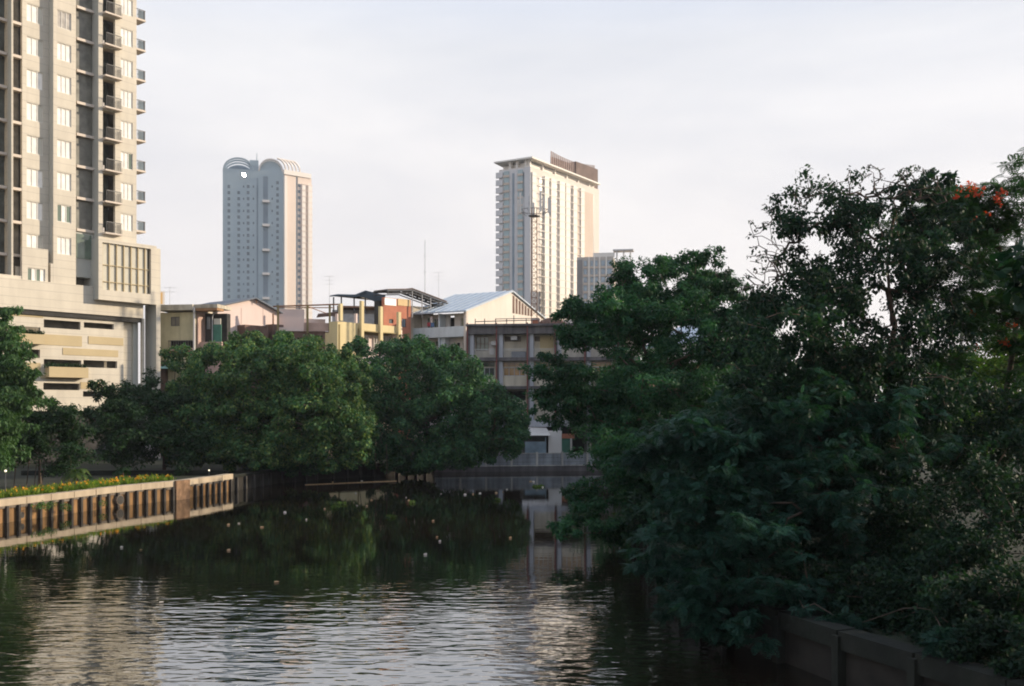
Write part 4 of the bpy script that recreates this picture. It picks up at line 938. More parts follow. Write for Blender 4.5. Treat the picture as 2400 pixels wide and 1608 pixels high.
# roof level odds
q = MB()
for px in (1112, 1134, 1160, 1186, 1203, 1232, 1262): q.tube(fr.w(s(px), -0.6, z(760)), fr.w(s(px), -0.6, z(745 if px != 1203 else 738)), 0.05)
q.tube(fr.w(s(1112), -0.6, z(752)), fr.w(s(1262), -0.6, z(749)), 0.05); q.tube(fr.w(s(1160), -0.6, z(746)), fr.w(s(1262), -0.6, z(745)), 0.04); build('roof_railing', q, M['rail'], rt)
fpart('roof_room', M['white'], rt, fr, [(s(1240), s(1262), -5, -2.5, z(760), z(742)), (s(1290), s(1400), -5, -2.8, z(760), z(745))])
q = MB()
for k in range(7): q.blob(fr.w(s(1262)+k*0.42, -1.5, z(759)+0.25*math.sin(k/6*3.14)), 0.36+0.2*math.sin(k/6*3.14), 7, 5, (1, 1, 0.8), 0.25)
build('roof_rubble', q, M['brown'], rt)
fpart('base_box', M['orange'], rt, fr, [(s(1246), s(1261), -2.2, -0.9, z(760), z(748))])

# 9 shed by the far wall
fr = Fr((at(1226, 98.5), 98.5), (0.995, 0.10)); s = fr.s; z = fr.z
rt = root('canal_shed', 'low shed with a pale sloping roof and a white panel behind the canal wall', 'shed', fr.w(2, -2, GZ))
q = MB(); q.hexa([fr.w(s(1222), 0.6, z(1225, 1021)), fr.w(s(1288), 0.6, z(1288, 1021)), fr.w(s(1292), -4, z(1288, 1003)), fr.w(s(1236), -4, z(1236, 1003))],
                 [fr.w(s(1222), 0.6, z(1225, 1019.5)), fr.w(s(1288), 0.6, z(1288, 1019.5)), fr.w(s(1292), -4, z(1288, 1001.5)), fr.w(s(1236), -4, z(1236, 1001.5))]); build('roof', q, M['white'], rt)
fpart('wall', M['dframe'], rt, fr, [(s(1228), s(1284), -3.8, -0.8, GZ, z(1228, 1022))])
fpart('mesh_panel', M['blue_pane'], rt, fr, [(s(1230), s(1278), 0.2, 0.26, GZ+0.1, z(1228, 1035)), (s(1277), s(1279), 0.2, 0.3, GZ, z(1228, 1025))])
fpart('door', mat('bright_white_panel', (0.74, 0.70, 0.66), 0.8, 0.04), rt, fr, [(s(1287), s(1318), -0.6, -0.45, GZ, z(1288, 1010))])
fpart('green_panel', M['green_sheet'], rt, fr, [(s(1319), s(1342), -0.6, -0.5, GZ, z(1319, 1028))])
fpart('lintel', M['orange'], rt, fr, [(s(1319), s(1348), -0.7, -0.4, z(1319, 1028), z(1319, 1017))])
fpart('post', M['white'], rt, fr, [(s(1338), s(1342), -0.45, -0.3, GZ, z(1319, 1028))])

# telecom mast on the block's roof
Y = 104.2; xm = at(1252, Y); zb_ = CZ+(HY-742)*Y/F; zt_ = CZ+(HY-505)*Y/F; zt2 = CZ+(HY-470)*Y/F
rt = root('telecom_mast', 'slim lattice telecom mast with a ring of antennas on the concrete block roof', 'mast', (xm, Y, zb_))
q = MB(); r = 0.30
for dx, dy in ((-r, -r), (r, -r), (r, r), (-r, r)): q.tube((xm+dx, Y+dy, zb_-0.9), (xm+dx*0.85, Y+dy*0.85, zt2-0.8), 0.035, 0.03, 5)
nseg = 16
for k in range(nseg):
    za_ = zb_+(zt_-zb_)*k/nseg; zb2 = zb_+(zt_-zb_)*(k+1)/nseg
    cs = [(-r, -r), (r, -r), (r, r), (-r, r)]
    for i in range(4):
        a, b_ = cs[i], cs[(i+1) % 4]; q.tube((xm+a[0], Y+a[1], za_), (xm+b_[0], Y+b_[1], zb2), 0.018, 0.018, 4); q.tube((xm+a[0], Y+a[1], zb2), (xm+b_[0], Y+b_[1], zb2), 0.022, 0.022, 4)
build('lattice', q, M['rust'], rt)
q = MB(); q.tube((xm, Y, zt_-0.12), (xm, Y, zt_), 0.6, 0.6, 12); build('platform', q, M['dframe'], rt)
q = MB()
for i in range(12): a = i*math.pi/6; b_ = (i+1)*math.pi/6; q.tube((xm+1.55*math.cos(a), Y+1.55*math.sin(a), zt_+0.5), (xm+1.55*math.cos(b_), Y+1.55*math.sin(b_), zt_+0.5), 0.03, 0.03, 4); q.tube((xm+0.9*math.cos(a), Y+0.9*math.sin(a), zt_), (xm+1.55*math.cos(a), Y+1.55*math.sin(a), zt_+0.5), 0.025, 0.025, 4)
build('ring', q, M['dframe'], rt)
for i in range(9):
    a = i*2*math.pi/9+0.2; ax, ay = xm+1.7*math.cos(a), Y+1.7*math.sin(a)
    q = MB(); q.box(ax-0.1, ax+0.1, ay-0.06, ay+0.06, zt_+0.1, zt_+1.7+0.5*(i % 2)); o = build('antenna', q, M['white'] if i % 3 else M['steel'], rt)
q = MB(); q.tube((xm+0.75, Y, zb_-0.9), (xm+0.75, Y, zt_-3), 0.03); q.tube((xm+0.95, Y, zb_-0.9), (xm+0.95, Y, zt_-4), 0.025); build('cable', q, M['tan'], rt)

# rooftop TV aerials and a far radio mast
def aerial(px, Y, y0, y1, label, bars=3, grp='thin aerials on the rooftops'):
    x = at(px, Y); z0 = CZ+(HY-y0)*Y/F; z1 = CZ+(HY-y1)*Y/F
    rt = root('tv_aerial', label, 'aerial', (x, Y, z0), grp)
    q = MB(); q.tube((x, Y, z0), (x, Y, z1), 0.022, 0.016, 5); build('pole', q, M['steel'], rt)
    q = MB()
    for k in range(bars):
        zz_ = z1-0.1-0.45*k; l = 0.9-0.15*k; q.tube((x-l*0.7, Y, zz_), (x+l*0.7, Y, zz_), 0.011, 0.011, 4)
        for j in range(5): q.tube((x-l+2*l*j/4, Y-0.3, zz_), (x-l+2*l*j/4, Y+0.3, zz_), 0.012, 0.012, 3)
    build('element', q, M['steel'], rt)
aerial(772, 116, 715, 646, 'thin aerial on the rooftop shelter, just right of the twin-arched tower')
aerial(1028, 121, 740, 637, 'thin aerial above the blue metal roof, nearest the canopy tower')
aerial(398, 104, 715, 672, 'bent aerial on the faded cream house roof', 2)
x = at(996, 250); rt = root('radio_mast', 'very thin far radio mast rising over the orange red house', 'mast', (x, 250, GZ))
q = MB(); q.tube((x, 250, GZ), (x, 250, CZ+(HY-562)*250/F), 0.13, 0.07, 5); build('pole', q, M['steel'], rt)
q = MB()
for zz_ in (40, 44): q.tube((x-0.5, 250, zz_), (x+0.5, 250, zz_), 0.04, 0.04, 4)
build('crossbar', q, M['steel'], rt)

# 10 pale house beyond the right-hand trees (seen in scraps through the leaves)
fr = Fr((at(1640, 82), 82), (0.93, 0.36)); rt = root('pale_house', 'pale house glimpsed through the leaves at the right', 'house', fr.w(3, -3, GZ))
s = fr.s; z = fr.z
gable(rt, fr, 0, s(1830), z(1640, 800), z(1735, 745), 9, M['white'], M['blueroof'])
for a in (1665, 1705, 1745, 1785): window(rt, fr, s(a), s(a+22), z(a, 870), z(a, 835), 0.06, 2, M['frame'], M['blue_pane'])
# ------------------------------------------------------------------ trees
def fast_mesh(name, V, n_per, m, parent, label=None):
    """V: (faces*n_per, 3) world coordinates, every face its own island"""
    me = bpy.data.meshes.new(name); V = np.asarray(V, dtype=np.float32) - np.array(BASE[parent], dtype=np.float32)
    nf = len(V)//n_per
    me.vertices.add(len(V)); me.vertices.foreach_set('co', V.ravel())
    me.loops.add(len(V)); me.loops.foreach_set('vertex_index', np.arange(len(V), dtype=np.int32))
    me.polygons.add(nf); me.polygons.foreach_set('loop_start', np.arange(0, len(V), n_per, dtype=np.int32))
    me.polygons.foreach_set('loop_total', np.full(nf, n_per, dtype=np.int32))
    me.materials.append(m); me.update(calc_edges=True); me.validate()
    o = bpy.data.objects.new(name, me); col.objects.link(o); o.parent = parent; BASE[o] = BASE[parent]
    if label: o['label'] = label
    return o

def leaf_quads(rg, cen, rad, per, size, flat=0.8, aspect=0.45, up=0.5, droop=0.3, hollow=0.4, face=0.5):
    """rhombic leaves scattered in clumps; flat: vertical squash of a clump, up: how level the blades lie"""
    n = len(cen)*per
    c = np.repeat(cen, per, 0); r = np.repeat(rad, per)
    d = rg.normal(size=(n, 3)); d /= np.linalg.norm(d, axis=1)[:, None]
    k = (hollow + (1-hollow)*rg.random(n))**0.8
    p = c + d*(r*k)[:, None]*np.array([1, 1, flat])
    nrm = rg.normal(size=(n, 3))*(1-up*0.7) + d*face; nrm[:, 2] += up*2.2*rg.random(n)
    nrm /= np.linalg.norm(nrm, axis=1)[:, None]
    a = rg.normal(size=(n, 3)); a[:, 2] -= droop*2
    a -= nrm*(a*nrm).sum(1)[:, None]; a /= np.linalg.norm(a, axis=1)[:, None]
    b = np.cross(nrm, a)
    L_ = (size*rg.uniform(0.6, 1.35, n))[:, None]; W_ = L_*aspect*rg.uniform(0.8, 1.2, n)[:, None]*0.5
    V = np.empty((n, 4, 3)); V[:, 0] = p; V[:, 1] = p+a*L_*0.45+b*W_; V[:, 2] = p+a*L_; V[:, 3] = p+a*L_*0.45-b*W_
    return V.reshape(-1, 3)

def frond_quads(rg, cen, rad, per, size, flat=0.25, nl=7):
    """feathery compound leaves: short sprays of small leaflets lying nearly level"""
    n = len(cen)*per; c = np.repeat(cen, per, 0); r = np.repeat(rad, per)
    d = rg.normal(size=(n, 3)); d /= np.linalg.norm(d, axis=1)[:, None]
    p = c + d*(r*(0.25+0.75*rg.random(n)))[:, None]*np.array([1, 1, flat])
    a = rg.normal(size=(n, 3))*np.array([1, 1, 0.25]) + d*0.5; a[:, 2] -= 0.25; a /= np.linalg.norm(a, axis=1)[:, None]
    nr = rg.normal(size=(n, 3))*0.35; nr[:, 2] += 1; b = np.cross(nr, a); b /= np.linalg.norm(b, axis=1)[:, None]
    out_ = []; L0 = size*rg.uniform(0.7, 1.3, n)
    for k in range(nl):
        f = (k+0.5)/nl; q = p + a*(L0*f)[:, None]; q[:, 2] -= 0.25*L0*f*f
        w = (L0*0.36*math.sin(math.pi*(0.2+0.75*f)))[:, None]; h = (L0*0.075)[:, None]
        for sg in (1, -1):
            V = np.empty((n, 4, 3)); t_ = q+b*w*sg+a*h*0.8
            V[:, 0] = q-a*h*0.3; V[:, 1] = (q+t_)/2-a*h; V[:, 2] = t_; V[:, 3] = (q+t_)/2+a*h; out_.append(V.reshape(-1, 3))
    return np.concatenate(out_)

def clumps(rg, lobes, shell=0.45, cluster=True):
    C = []; R = []
    for (px, py, Y, rx, ry, dm, n, cr) in lobes:
        c = np.array(P(px, py, Y)); rad = np.array([rx*Y/F, dm, ry*Y/F]); ns = max(3, n//5)
        d = rg.normal(size=(ns, 3)); d /= np.linalg.norm(d, axis=1)[:, None]
        k = shell+(1-shell)*rg.random(ns)**0.7; sub = c+d*rad*k[:, None]
        if not cluster:
            d = rg.normal(size=(n, 3)); d /= np.linalg.norm(d, axis=1)[:, None]; o_ = rg.random(n) < 0.42; k = np.where(o_, rg.uniform(0.93, 1.10, n), rg.uniform(0.45, 0.86, n)); C.append(c+d*rad*k[:, None]); R.append(cr*np.where(o_, rg.uniform(0.55, 0.95, n), rg.uniform(0.8, 1.25, n))); continue
        C.append(sub[np.arange(n) % ns]+rg.normal(size=(n, 3))*cr*np.array([0.8, 0.8, 0.6])); R.append(cr*rg.uniform(0.6, 1.25, n))
    return np.concatenate(C), np.concatenate(R)

def skeleton(rg, stem, tips, seg=0.6, jit=0.12, upb=0.25, r_tip=0.012, expo=0.46, rmax=9.0):
    """grow limbs from a given stem out to every tip, joining the nearest limb already there"""
    pos = [np.array(stem[0], float)]; par = [-1]
    for i in range(1, len(stem)):
        a = np.array(stem[i-1], float); b = np.array(stem[i], float); m_ = max(1, int(np.linalg.norm(b-a)/seg))
        for k in range(1, m_+1):
            pos.append(a+(b-a)*k/m_ + (rg.normal(size=3)*0.02 if k < m_ else 0)); par.append(len(pos)-2)
    top = pos[-1]; first = max(1, int(len(pos)*0.45))
    order = np.argsort(np.linalg.norm(tips-top, axis=1)); A_ = np.array(pos)
    for i in order:
        tp = tips[i]; dd = A_[first:]-tp; dist = np.linalg.norm(dd, axis=1) + np.maximum(0, dd[:, 2])*0.6
        j = int(np.argmin(dist))+first; a = A_[j]; l = np.linalg.norm(tp-a); m_ = max(1, int(l/seg)); pj = j; new = []
        off = rg.normal(size=3)*jit*l; off[2] = abs(off[2])*0.4+upb*l*0.25
        for k in range(1, m_+1):
            f = k/m_; q = a+(tp-a)*f + off*math.sin(math.pi*f)*0.8 + rg.normal(size=3)*0.03
            new.append(q); par.append(pj); pj = len(pos)+len(new)-1
        pos += new; A_ = np.vstack([A_, new])
    n = len(pos); cnt = np.zeros(n); kids = np.zeros(n)
    for i in range(n-1, 0, -1):
        if cnt[i] == 0: cnt[i] = 1
        cnt[par[i]] += cnt[i] if kids[par[i]] >= 0 else 0
    return np.array(pos), np.array(par), np.minimum(rmax, r_tip*cnt**expo)

def limbs_mesh(name, sk, m, parent, ns=5, rmin=0.0, base_flare=1.5):
    pos, par, rad = sk; mb = MB(); V = []; Fc = []
    for i in range(1, len(pos)):
        p = par[i]; r0, r1 = rad[p], rad[i]
        if p == 0: r0 *= base_flare
        if r0 > r1*2.2 and p != 0: r0 = r1*1.3
        a = pos[p]; b = pos[i]; d = b-a; l = np.linalg.norm(d)
        if l < 1e-5 or max(r0, r1) < rmin: continue
        d = d/l; t_ = np.array([0, 0, 1.0]) if abs(d[2]) < 0.9 else np.array([1.0, 0, 0]); u = np.cross(d, t_); u /= np.linalg.norm(u); v = np.cross(d, u)
        k = ns if r0 > 0.05 else (4 if r0 > 0.025 else 3); i0 = len(V)
        if r0 > 0.15: k = 8
        for q, rr in ((a, r0), (b+d*rr_ext(r1), r1)):
            for j in range(k): an = 2*math.pi*j/k; V.append(q+(u*math.cos(an)+v*math.sin(an))*rr)
        for j in range(k): j2 = (j+1) % k; Fc.append((i0+j, i0+j2, i0+k+j2, i0+k+j))
    mb.v = [tuple(x) for x in V]; mb.f = Fc
    return build(name, mb, m, parent, smooth=True)
def rr_ext(r): return r*0.25

LF = {
 'fig': leafmat('fig_leaf', [(0.018, 0.058, 0.024), (0.034, 0.095, 0.036), (0.070, 0.14, 0.045), (0.16, 0.20, 0.06)], 0.22, nscale=0.35, shift=(0.6, 1.35)),
 'fig2': leafmat('dark_fig_leaf', [(0.014, 0.050, 0.025), (0.028, 0.088, 0.038), (0.070, 0.14, 0.045)], 0.2, nscale=0.35, shift=(0.6, 1.35)),
 'garden': leafmat('garden_tree_leaf', [(0.009, 0.028, 0.012), (0.016, 0.042, 0.016), (0.03, 0.062, 0.02)], 0.2),
 'light': leafmat('young_tree_leaf', [(0.045, 0.085, 0.02), (0.07, 0.12, 0.03), (0.11, 0.14, 0.035)], 0.3),
 'drop': leafmat('drooping_leaf', [(0.035, 0.08, 0.03), (0.06, 0.12, 0.045), (0.08, 0.14, 0.05)], 0.25),
 'mid': leafmat('canal_tree_leaf', [(0.012, 0.048, 0.025), (0.022, 0.075, 0.036), (0.046, 0.11, 0.042)], 0.28, nscale=0.4, shift=(0.55, 1.4)),
 'rain': leafmat('feathery_leaflet', [(0.010, 0.036, 0.025), (0.018, 0.056, 0.039), (0.034, 0.080, 0.054)], 0.25, rough=0.5, nscale=0.5, shift=(0.6, 1.4)),
 'tall': leafmat('broad_leaf', [(0.007, 0.022, 0.014), (0.012, 0.034, 0.019), (0.026, 0.054, 0.024)], 0.22, nscale=0.5, shift=(0.6, 1.4)),
 'flam': leafmat('flame_tree_leaflet', [(0.014, 0.048, 0.018), (0.026, 0.074, 0.024), (0.05, 0.10, 0.03)], 0.25, nscale=0.4, shift=(0.7, 1.3)),
 'lime': leafmat('lime_green_leaf', [(0.05, 0.11, 0.02), (0.09, 0.15, 0.03), (0.16, 0.18, 0.04)], 0.4),
 'red': leafmat('scarlet_petal', [(0.42, 0.04, 0.02), (0.58, 0.08, 0.03)], 0.3),
}

def make_tree(name, label, cat, px, Y, lobes, leafm, stem, per=60, size=0.22, seed=1, barkm=None, group=None, kind='leaf', shell=0.45, z0=GZ, skel=None, lk=None, tipfrac=0.6, x=None, cluster=True):
    rg = np.random.default_rng(seed); x = at(px, Y) if x is None else x
    rt = root(name, label, cat, (x, Y, z0), group)
    C, R = clumps(rg, lobes, shell, cluster)
    st = [(x, Y, z0-0.15)] + [P(*q) for q in stem]
    nt_ = max(4, int(len(C)*tipfrac)); idx = rg.permutation(len(C))[:nt_]
    sk = skeleton(rg, st, C[idx], **(skel or {}))
    limbs_mesh('trunk', sk, barkm or M['bark'], rt)
    lk = lk or {}
    V = leaf_quads(rg, C, R, per, size, **lk) if kind == 'leaf' else frond_quads(rg, C, R, per, size, **lk)
    fast_mesh('crown', V, 4, leafm, rt)
    return rt, C, R, rg, sk

def roots_hang(rt, pts, rg, m):
    for (px, py0, py1, Y) in pts:
        q = MB()
        a = Vector(P(px, py0, Y)); b_ = Vector(P(px+rg.uniform(-8, 8), py1, Y)); mid = (a+b_)/2+Vector((rg.uniform(-0.15, 0.15), 0, 0))
        q.path([a, mid, b_], 0.035, 0.02, 4); build('aerial_root', q, m, rt)

# --- the two round fig trees across the water
rtA, *_ , rgA, skA = make_tree('fig_tree', 'wide round fig tree overhanging the water, left of the two big round trees', 'tree', 640, 80.5,
  [(600,900,80.5,150,100,5.5,150,0.75),(490,945,80,88,85,4.5,84,0.75),(725,905,79,115,105,5,120,0.75),(640,1000,77.5,190,78,3.5,130,0.72),(560,1060,76.5,130,36,2.4,50,0.6),(760,1060,77.5,110,34,2.4,44,0.6),(440,1010,77,85,75,3,60,0.7),
   (790,985,77,70,85,3,60,0.7),(560,826,83,90,38,4,50,0.65),(690,835,82,75,40,4,46,0.65),(620,1050,76.5,170,32,2.6,50,0.6),(825,930,80,55,95,3,50,0.62),(800,870,83,50,45,3,30,0.6),(585,797,83,24,18,1,7,0.5),(670,794,83,30,14,1,8,0.5),
   (430,860,82,50,50,3,22,0.65),(850,1010,77,30,50,2,16,0.6)], LF['fig'],
  [(645,1050,80.5),(640,1000,80.5),(630,950,80.5)], per=135, size=0.25, seed=11, cluster=False, shell=0.6, skel=dict(seg=1.0, r_tip=0.03), lk=dict(flat=0.85, aspect=0.62, up=0.3, droop=0.4, hollow=0.7, face=1.6))
roots_hang(rtA, [(560,1040,1096,78),(612,1060,1112,77),(672,1050,1100,78),(880,1055,1100,79),(905,1040,1108,80),(740,1040,1090,78)], random.Random(2), M['bark'])
rtB, *_ = make_tree('fig_tree', 'dark round fig tree standing before the blue-roofed house, right of the two big round trees', 'tree', 1000, 87,
  [(960,895,87,125,95,5.5,130,0.78),(1070,915,86,95,95,5,100,0.78),(1010,990,84,180,80,4,130,0.75),(1150,985,84,62,72,3,50,0.72),(1200,990,83,34,60,2.2,26,0.6),(880,960,85,75,80,3.5,55,0.72),
   (1120,1045,83,100,32,2.5,40,0.62),(960,815,88,75,24,3.5,34,0.6),(960,1070,83,120,30,2.5,50,0.6),(965,1094,84.5,60,14,1.2,26,0.5),(670,1096,79,120,12,1.5,30,0.45),(1080,1062,83,90,26,2.5,30,0.6),(1225,1005,82.5,14,30,1,8,0.45),(1060,838,87,40,22,2.5,16,0.6),(835,815,88,32,20,2,14,0.55)], LF['fig2'],
  [(1005,1060,87),(1000,1010,87),(990,960,87)], per=135, size=0.25, seed=12, cluster=False, shell=0.6, skel=dict(seg=1.0, r_tip=0.03), lk=dict(flat=0.85, aspect=0.62, up=0.3, droop=0.4, hollow=0.7, face=1.6))
roots_hang(rtB, [(905,1050,1105,83),(960,1060,1100,83),(1030,1060,1098,84),(850,1040,1110,82)], random.Random(5), M['bark'])

# --- garden trees under the podium
grp = 'dark garden trees below the podium'
for i, (px, Y, lobes, lab) in enumerate((
  (285, 74, [(270,950,74,50,50,3,46,0.6),(300,1010,73,65,60,3,60,0.6),(262,910,75,30,24,2,16,0.45),(240,960,74,28,30,2,14,0.5)], 'dark shaggy garden tree directly below the condominium podium'),
  (385, 77, [(360,950,77,80,52,3,70,0.65),(420,990,76,70,60,3,56,0.65),(350,1040,74,90,45,3,60,0.6),(330,905,78,30,20,2,14,0.45),(460,1060,74,50,36,2,28,0.55)], 'dark garden tree between the podium and the left fig tree'))):
    make_tree('garden_tree', lab, 'tree', px, Y, lobes, LF['garden'], [(px, 1060, Y), (px-4, 1010, Y)], per=100, size=0.26, seed=20+i, skel=dict(seg=0.9, r_tip=0.02), lk=dict(aspect=0.5, hollow=0.3))
make_tree('garden_tree', 'lighter green bushy young tree propped on stakes at the left, above the flower bed', 'tree', 95, 63,
  [(90,1010,63,62,50,2,60,0.5),(60,1050,62,55,42,2,42,0.5),(140,1040,62,60,60,2,56,0.5),(118,955,63,10,30,0.4,9,0.25),(150,985,63,40,30,1.5,24,0.4),(180,1010,64,24,30,1.4,14,0.4)], LF['garden'], [(92,1090,63),(92,1050,63)], per=105, size=0.20, seed=31, skel=dict(seg=0.7, r_tip=0.014), lk=dict(aspect=0.5))
make_tree('garden_tree', 'glossy tree with hanging leaves reaching in from the left edge', 'tree', -75, 56,
  [(-20,770,55,46,60,1.5,40,0.42),(5,850,54.5,44,60,1.6,60,0.42),(-20,950,54,66,85,2,90,0.45),(34,905,54,46,44,1.3,40,0.36),(8,1000,54,44,64,1.4,60,0.4),(62,895,54,20,16,0.6,8,0.25),(-5,1060,54,30,30,1,18,0.35),(-80,900,56,60,160,3,60,0.6),(5,728,55,14,22,0.6,8,0.28)],
  LF['drop'], [(-75,1050,56),(-70,950,56),(-60,850,56)], per=110, size=0.24, seed=32, skel=dict(seg=0.7, r_tip=0.016), lk=dict(aspect=0.42, up=0.1, droop=1.2, hollow=0.3))

# --- right bank
M['bark2'] = mat('pale_twig_bark', (0.085, 0.06, 0.045), 0.9, 0.3, 3)
rtM, Cm, Rm, rgm, skm = make_tree('canal_tree', 'dense green tree leaning over the water in front of the canopy tower', 'tree', 1640, 47,
  [(1560,660,49,100,45,3,90,0.42),(1430,760,47,110,60,3,100,0.44),(1590,780,48,130,100,3.5,190,0.46),(1500,720,47.5,90,70,2.6,60,0.42),(1620,700,48.5,80,60,2.6,50,0.42),(1400,890,45,105,90,3,110,0.44),(1300,860,44,45,28,1.5,22,0.36),(1560,930,46,160,110,4,240,0.48),
   (1325,950,43.5,56,40,2,44,0.38),(1460,1070,43,85,80,3,110,0.45),(1365,1180,42,50,50,1.6,26,0.36),(1345,1215,41.5,44,34,1.2,18,0.3),(1440,1230,41,60,30,1.4,26,0.34),(1530,1130,42,70,90,2,50,0.42),(1600,1100,44,130,120,3.5,180,0.48),(1700,730,50,70,80,3,60,0.42),(1340,725,46,34,16,1,12,0.3),
   (1350,780,46,50,40,2,32,0.4),(1500,1180,42.5,70,60,2,46,0.4),(1480,690,48,60,36,2,34,0.38),(1380,735,46.5,60,44,2,36,0.38),(1690,690,49,70,60,2.6,60,0.42),(1500,640,49,60,34,2,30,0.36),(1620,625,49.5,60,30,2,30,0.38),(1760,760,47,70,80,3,60,0.44),(1700,860,48,100,110,4,120,0.46)], LF['mid'],
  [(1636,1050,47),(1600,960,47),(1570,880,47)], per=100, size=0.175, seed=41, skel=dict(seg=0.7, r_tip=0.012, jit=0.16), lk=dict(flat=0.6, aspect=0.42, up=0.5, hollow=0.3, face=1.2))

rtR, *_ = make_tree('rain_tree', 'dark feathery tree with blue-green sprays hanging low over the near right bank', 'tree', 1985, 27,
  [(1660,1020,27,110,60,1.6,66,0.36),(1850,990,28,150,80,2.4,110,0.4),(1640,1170,26,105,70,1.6,76,0.36),(1800,1150,26,150,70,2,100,0.38),(1740,1260,25,130,60,1.6,70,0.34),(1660,1330,24.5,75,60,1.2,36,0.3),
   (1660,1420,24,60,60,0.8,20,0.28),(1745,1390,24,60,60,1,26,0.3),(1950,1110,27,150,80,2,90,0.4),(2060,1010,28,150,90,2.4,90,0.42),(1520,1060,28.5,60,40,1.2,22,0.3),(1570,1010,28.5,80,50,1.4,34,0.34),(1600,1400,25,60,60,1,26,0.28),(1900,1240,25.5,120,70,1.5,50,0.34),(1850,1400,23.5,70,40,0.8,18,0.28),(1580,1150,26.5,50,34,1,18,0.26),(1740,1470,23.4,46,34,0.7,13,0.25),(1980,1440,22.2,60,26,0.5,12,0.22),(2230,1500,19.6,70,26,0.5,12,0.2),(1640,1450,23.8,50,50,0.8,20,0.26),(1560,1330,26,60,70,1,30,0.3),(1760,1330,26,110,80,1.4,46,0.34),(1700,1100,28,140,90,2,70,0.4),(1560,1240,26,50,60,1,22,0.3)], LF['rain'],
  [(1990,1300,27),(1960,1180,27),(1930,1080,27)], per=26, size=0.24, seed=51, kind='frond', barkm=M['bark2'], skel=dict(seg=0.4, r_tip=0.006, jit=0.22, upb=0.5), lk=dict(flat=0.3), tipfrac=0.9)

rtT, Ct, Rt, rgt, skt = make_tree('tall_tree', 'tallest open tree at the right with bare twigs at its top and clustered leaves', 'tree', 2085, 31,
  [(1960,540,31,90,60,1.6,26,0.40),(2090,505,31,100,50,2,24,0.34),(1862,452,30,28,24,0.4,4,0.30),(1940,440,30.5,28,26,0.4,4,0.36),(1860,600,30,34,30,0.5,5,0.34),(1848,640,29.5,26,24,0.4,4,0.34),(1900,520,30,70,60,1,18,0.36),(2160,440,31,60,40,1.5,13,0.3),
   (1900,700,30,130,80,2,56,0.40),(2040,640,31,150,80,2.5,76,0.42),(2180,600,31,110,80,2.2,56,0.38),(2200,520,31.5,70,50,1.6,26,0.34),(1830,790,29,150,80,2.2,72,0.42),(2000,800,30,170,90,2.6,100,0.44),(2150,760,31,120,80,2.2,40,0.4),
   (1760,720,31,60,60,1.6,20,0.32),(1870,900,29,200,90,2.6,110,0.45),(2080,920,30,190,90,2.6,110,0.45),(2000,1000,30,200,90,2.4,80,0.45)], LF['tall'],
  [(2092,1050,31),(2080,900,31),(2098,760,31),(2080,680,31)], per=78, size=0.135, seed=61, barkm=M['bark_red'], skel=dict(seg=0.5, r_tip=0.009, jit=0.2, upb=0.4), lk=dict(flat=0.8, aspect=0.6, up=0.2, droop=0.7, hollow=0.15), tipfrac=0.9)
# bare twigs at its top and left
rgx = np.random.default_rng(5)
tips = []
for (px, py, rx, ry, n) in ((2080,430,140,45,110),(1800,560,50,80,40),(1790,640,60,50,46),(2150,420,60,30,40),(1930,450,80,40,36),(1770,690,60,30,26),(1860,520,80,70,40),(2200,450,70,30,24)):
    a = rgx.random(n)*2*math.pi; k = np.sqrt(rgx.random(n))
    for i in range(n): tips.append(P(px+rx*k[i]*math.cos(a[i]), py+ry*k[i]*math.sin(a[i]), 30.5+rgx.normal()*0.8))
tw = skeleton(rgx, [P(2092,760,31), P(2080,640,31), P(2090,560,31)], np.array(tips), seg=0.2, r_tip=0.0115, jit=0.25, upb=0.5, expo=0.34, rmax=0.05)
limbs_mesh('twigs', tw, M['bark2'], rtT, ns=4)
tp = np.array(tips)[::3]; fast_mesh('sparse_leaves', leaf_quads(rgx, tp, np.full(len(tp), 0.10), 7, 0.11, aspect=0.6), 4, LF['tall'], rtT)

rtF, Cf, Rf_, rgf, skf = make_tree('flame_tree', 'layered flame tree with scarlet flowers at the right edge', 'tree', 2345, 34,
  [(2300,450,34,120,26,2.2,34,0.5),(2380,520,34,120,34,2.4,46,0.5),(2250,540,34,110,30,2,34,0.46),(2340,600,34,150,34,2.4,56,0.5),(2240,640,33,90,30,1.6,26,0.44),(2350,700,33,160,40,2.6,70,0.5),(2270,770,33,120,34,2,34,0.46),(2440,430,34,70,40,2,26,0.5),(2460,620,34,80,120,3,60,0.55),(2370,860,33,60,90,1.6,30,0.42),(2390,760,32.5,60,60,1.4,24,0.42),(2190,690,33,50,24,1,10,0.4),(2200,490,34,70,40,1.8,30,0.42),(2180,540,33.5,80,40,1.6,20,0.42),(2220,830,33,110,40,2,30,0.44),(2290,500,34,90,30,2,26,0.45)], LF['flam'],
  [(2350,1000,34),(2370,850,34),(2385,740,34),(2395,680,34)], per=22, size=0.32, seed=71, kind='frond', barkm=M['bark'], skel=dict(seg=0.6, r_tip=0.010, jit=0.12, upb=0.35), lk=dict(flat=0.22), tipfrac=0.9)
for (px, py, n, r) in ((2277,438,14,0.20),(2284,452,8,0.15),(2347,450,5,0.12),(2330,472,7,0.15),(2300,505,5,0.14),(2276,738,5,0.12),(2290,806,7,0.15),(2356,800,7,0.15),(2370,760,5,0.12),(2240,462,3,0.08)):
    c_ = np.array(P(px, py, 32.0)); V = leaf_quads(rgf, c_[None, :]+rgf.normal(size=(n, 3))*r*np.array([0.9, 0.9, 0.5]), np.full(n, 0.08), 6, 0.09, aspect=0.8); fast_mesh('flower_cluster', V, 4, LF['red'], rtF)

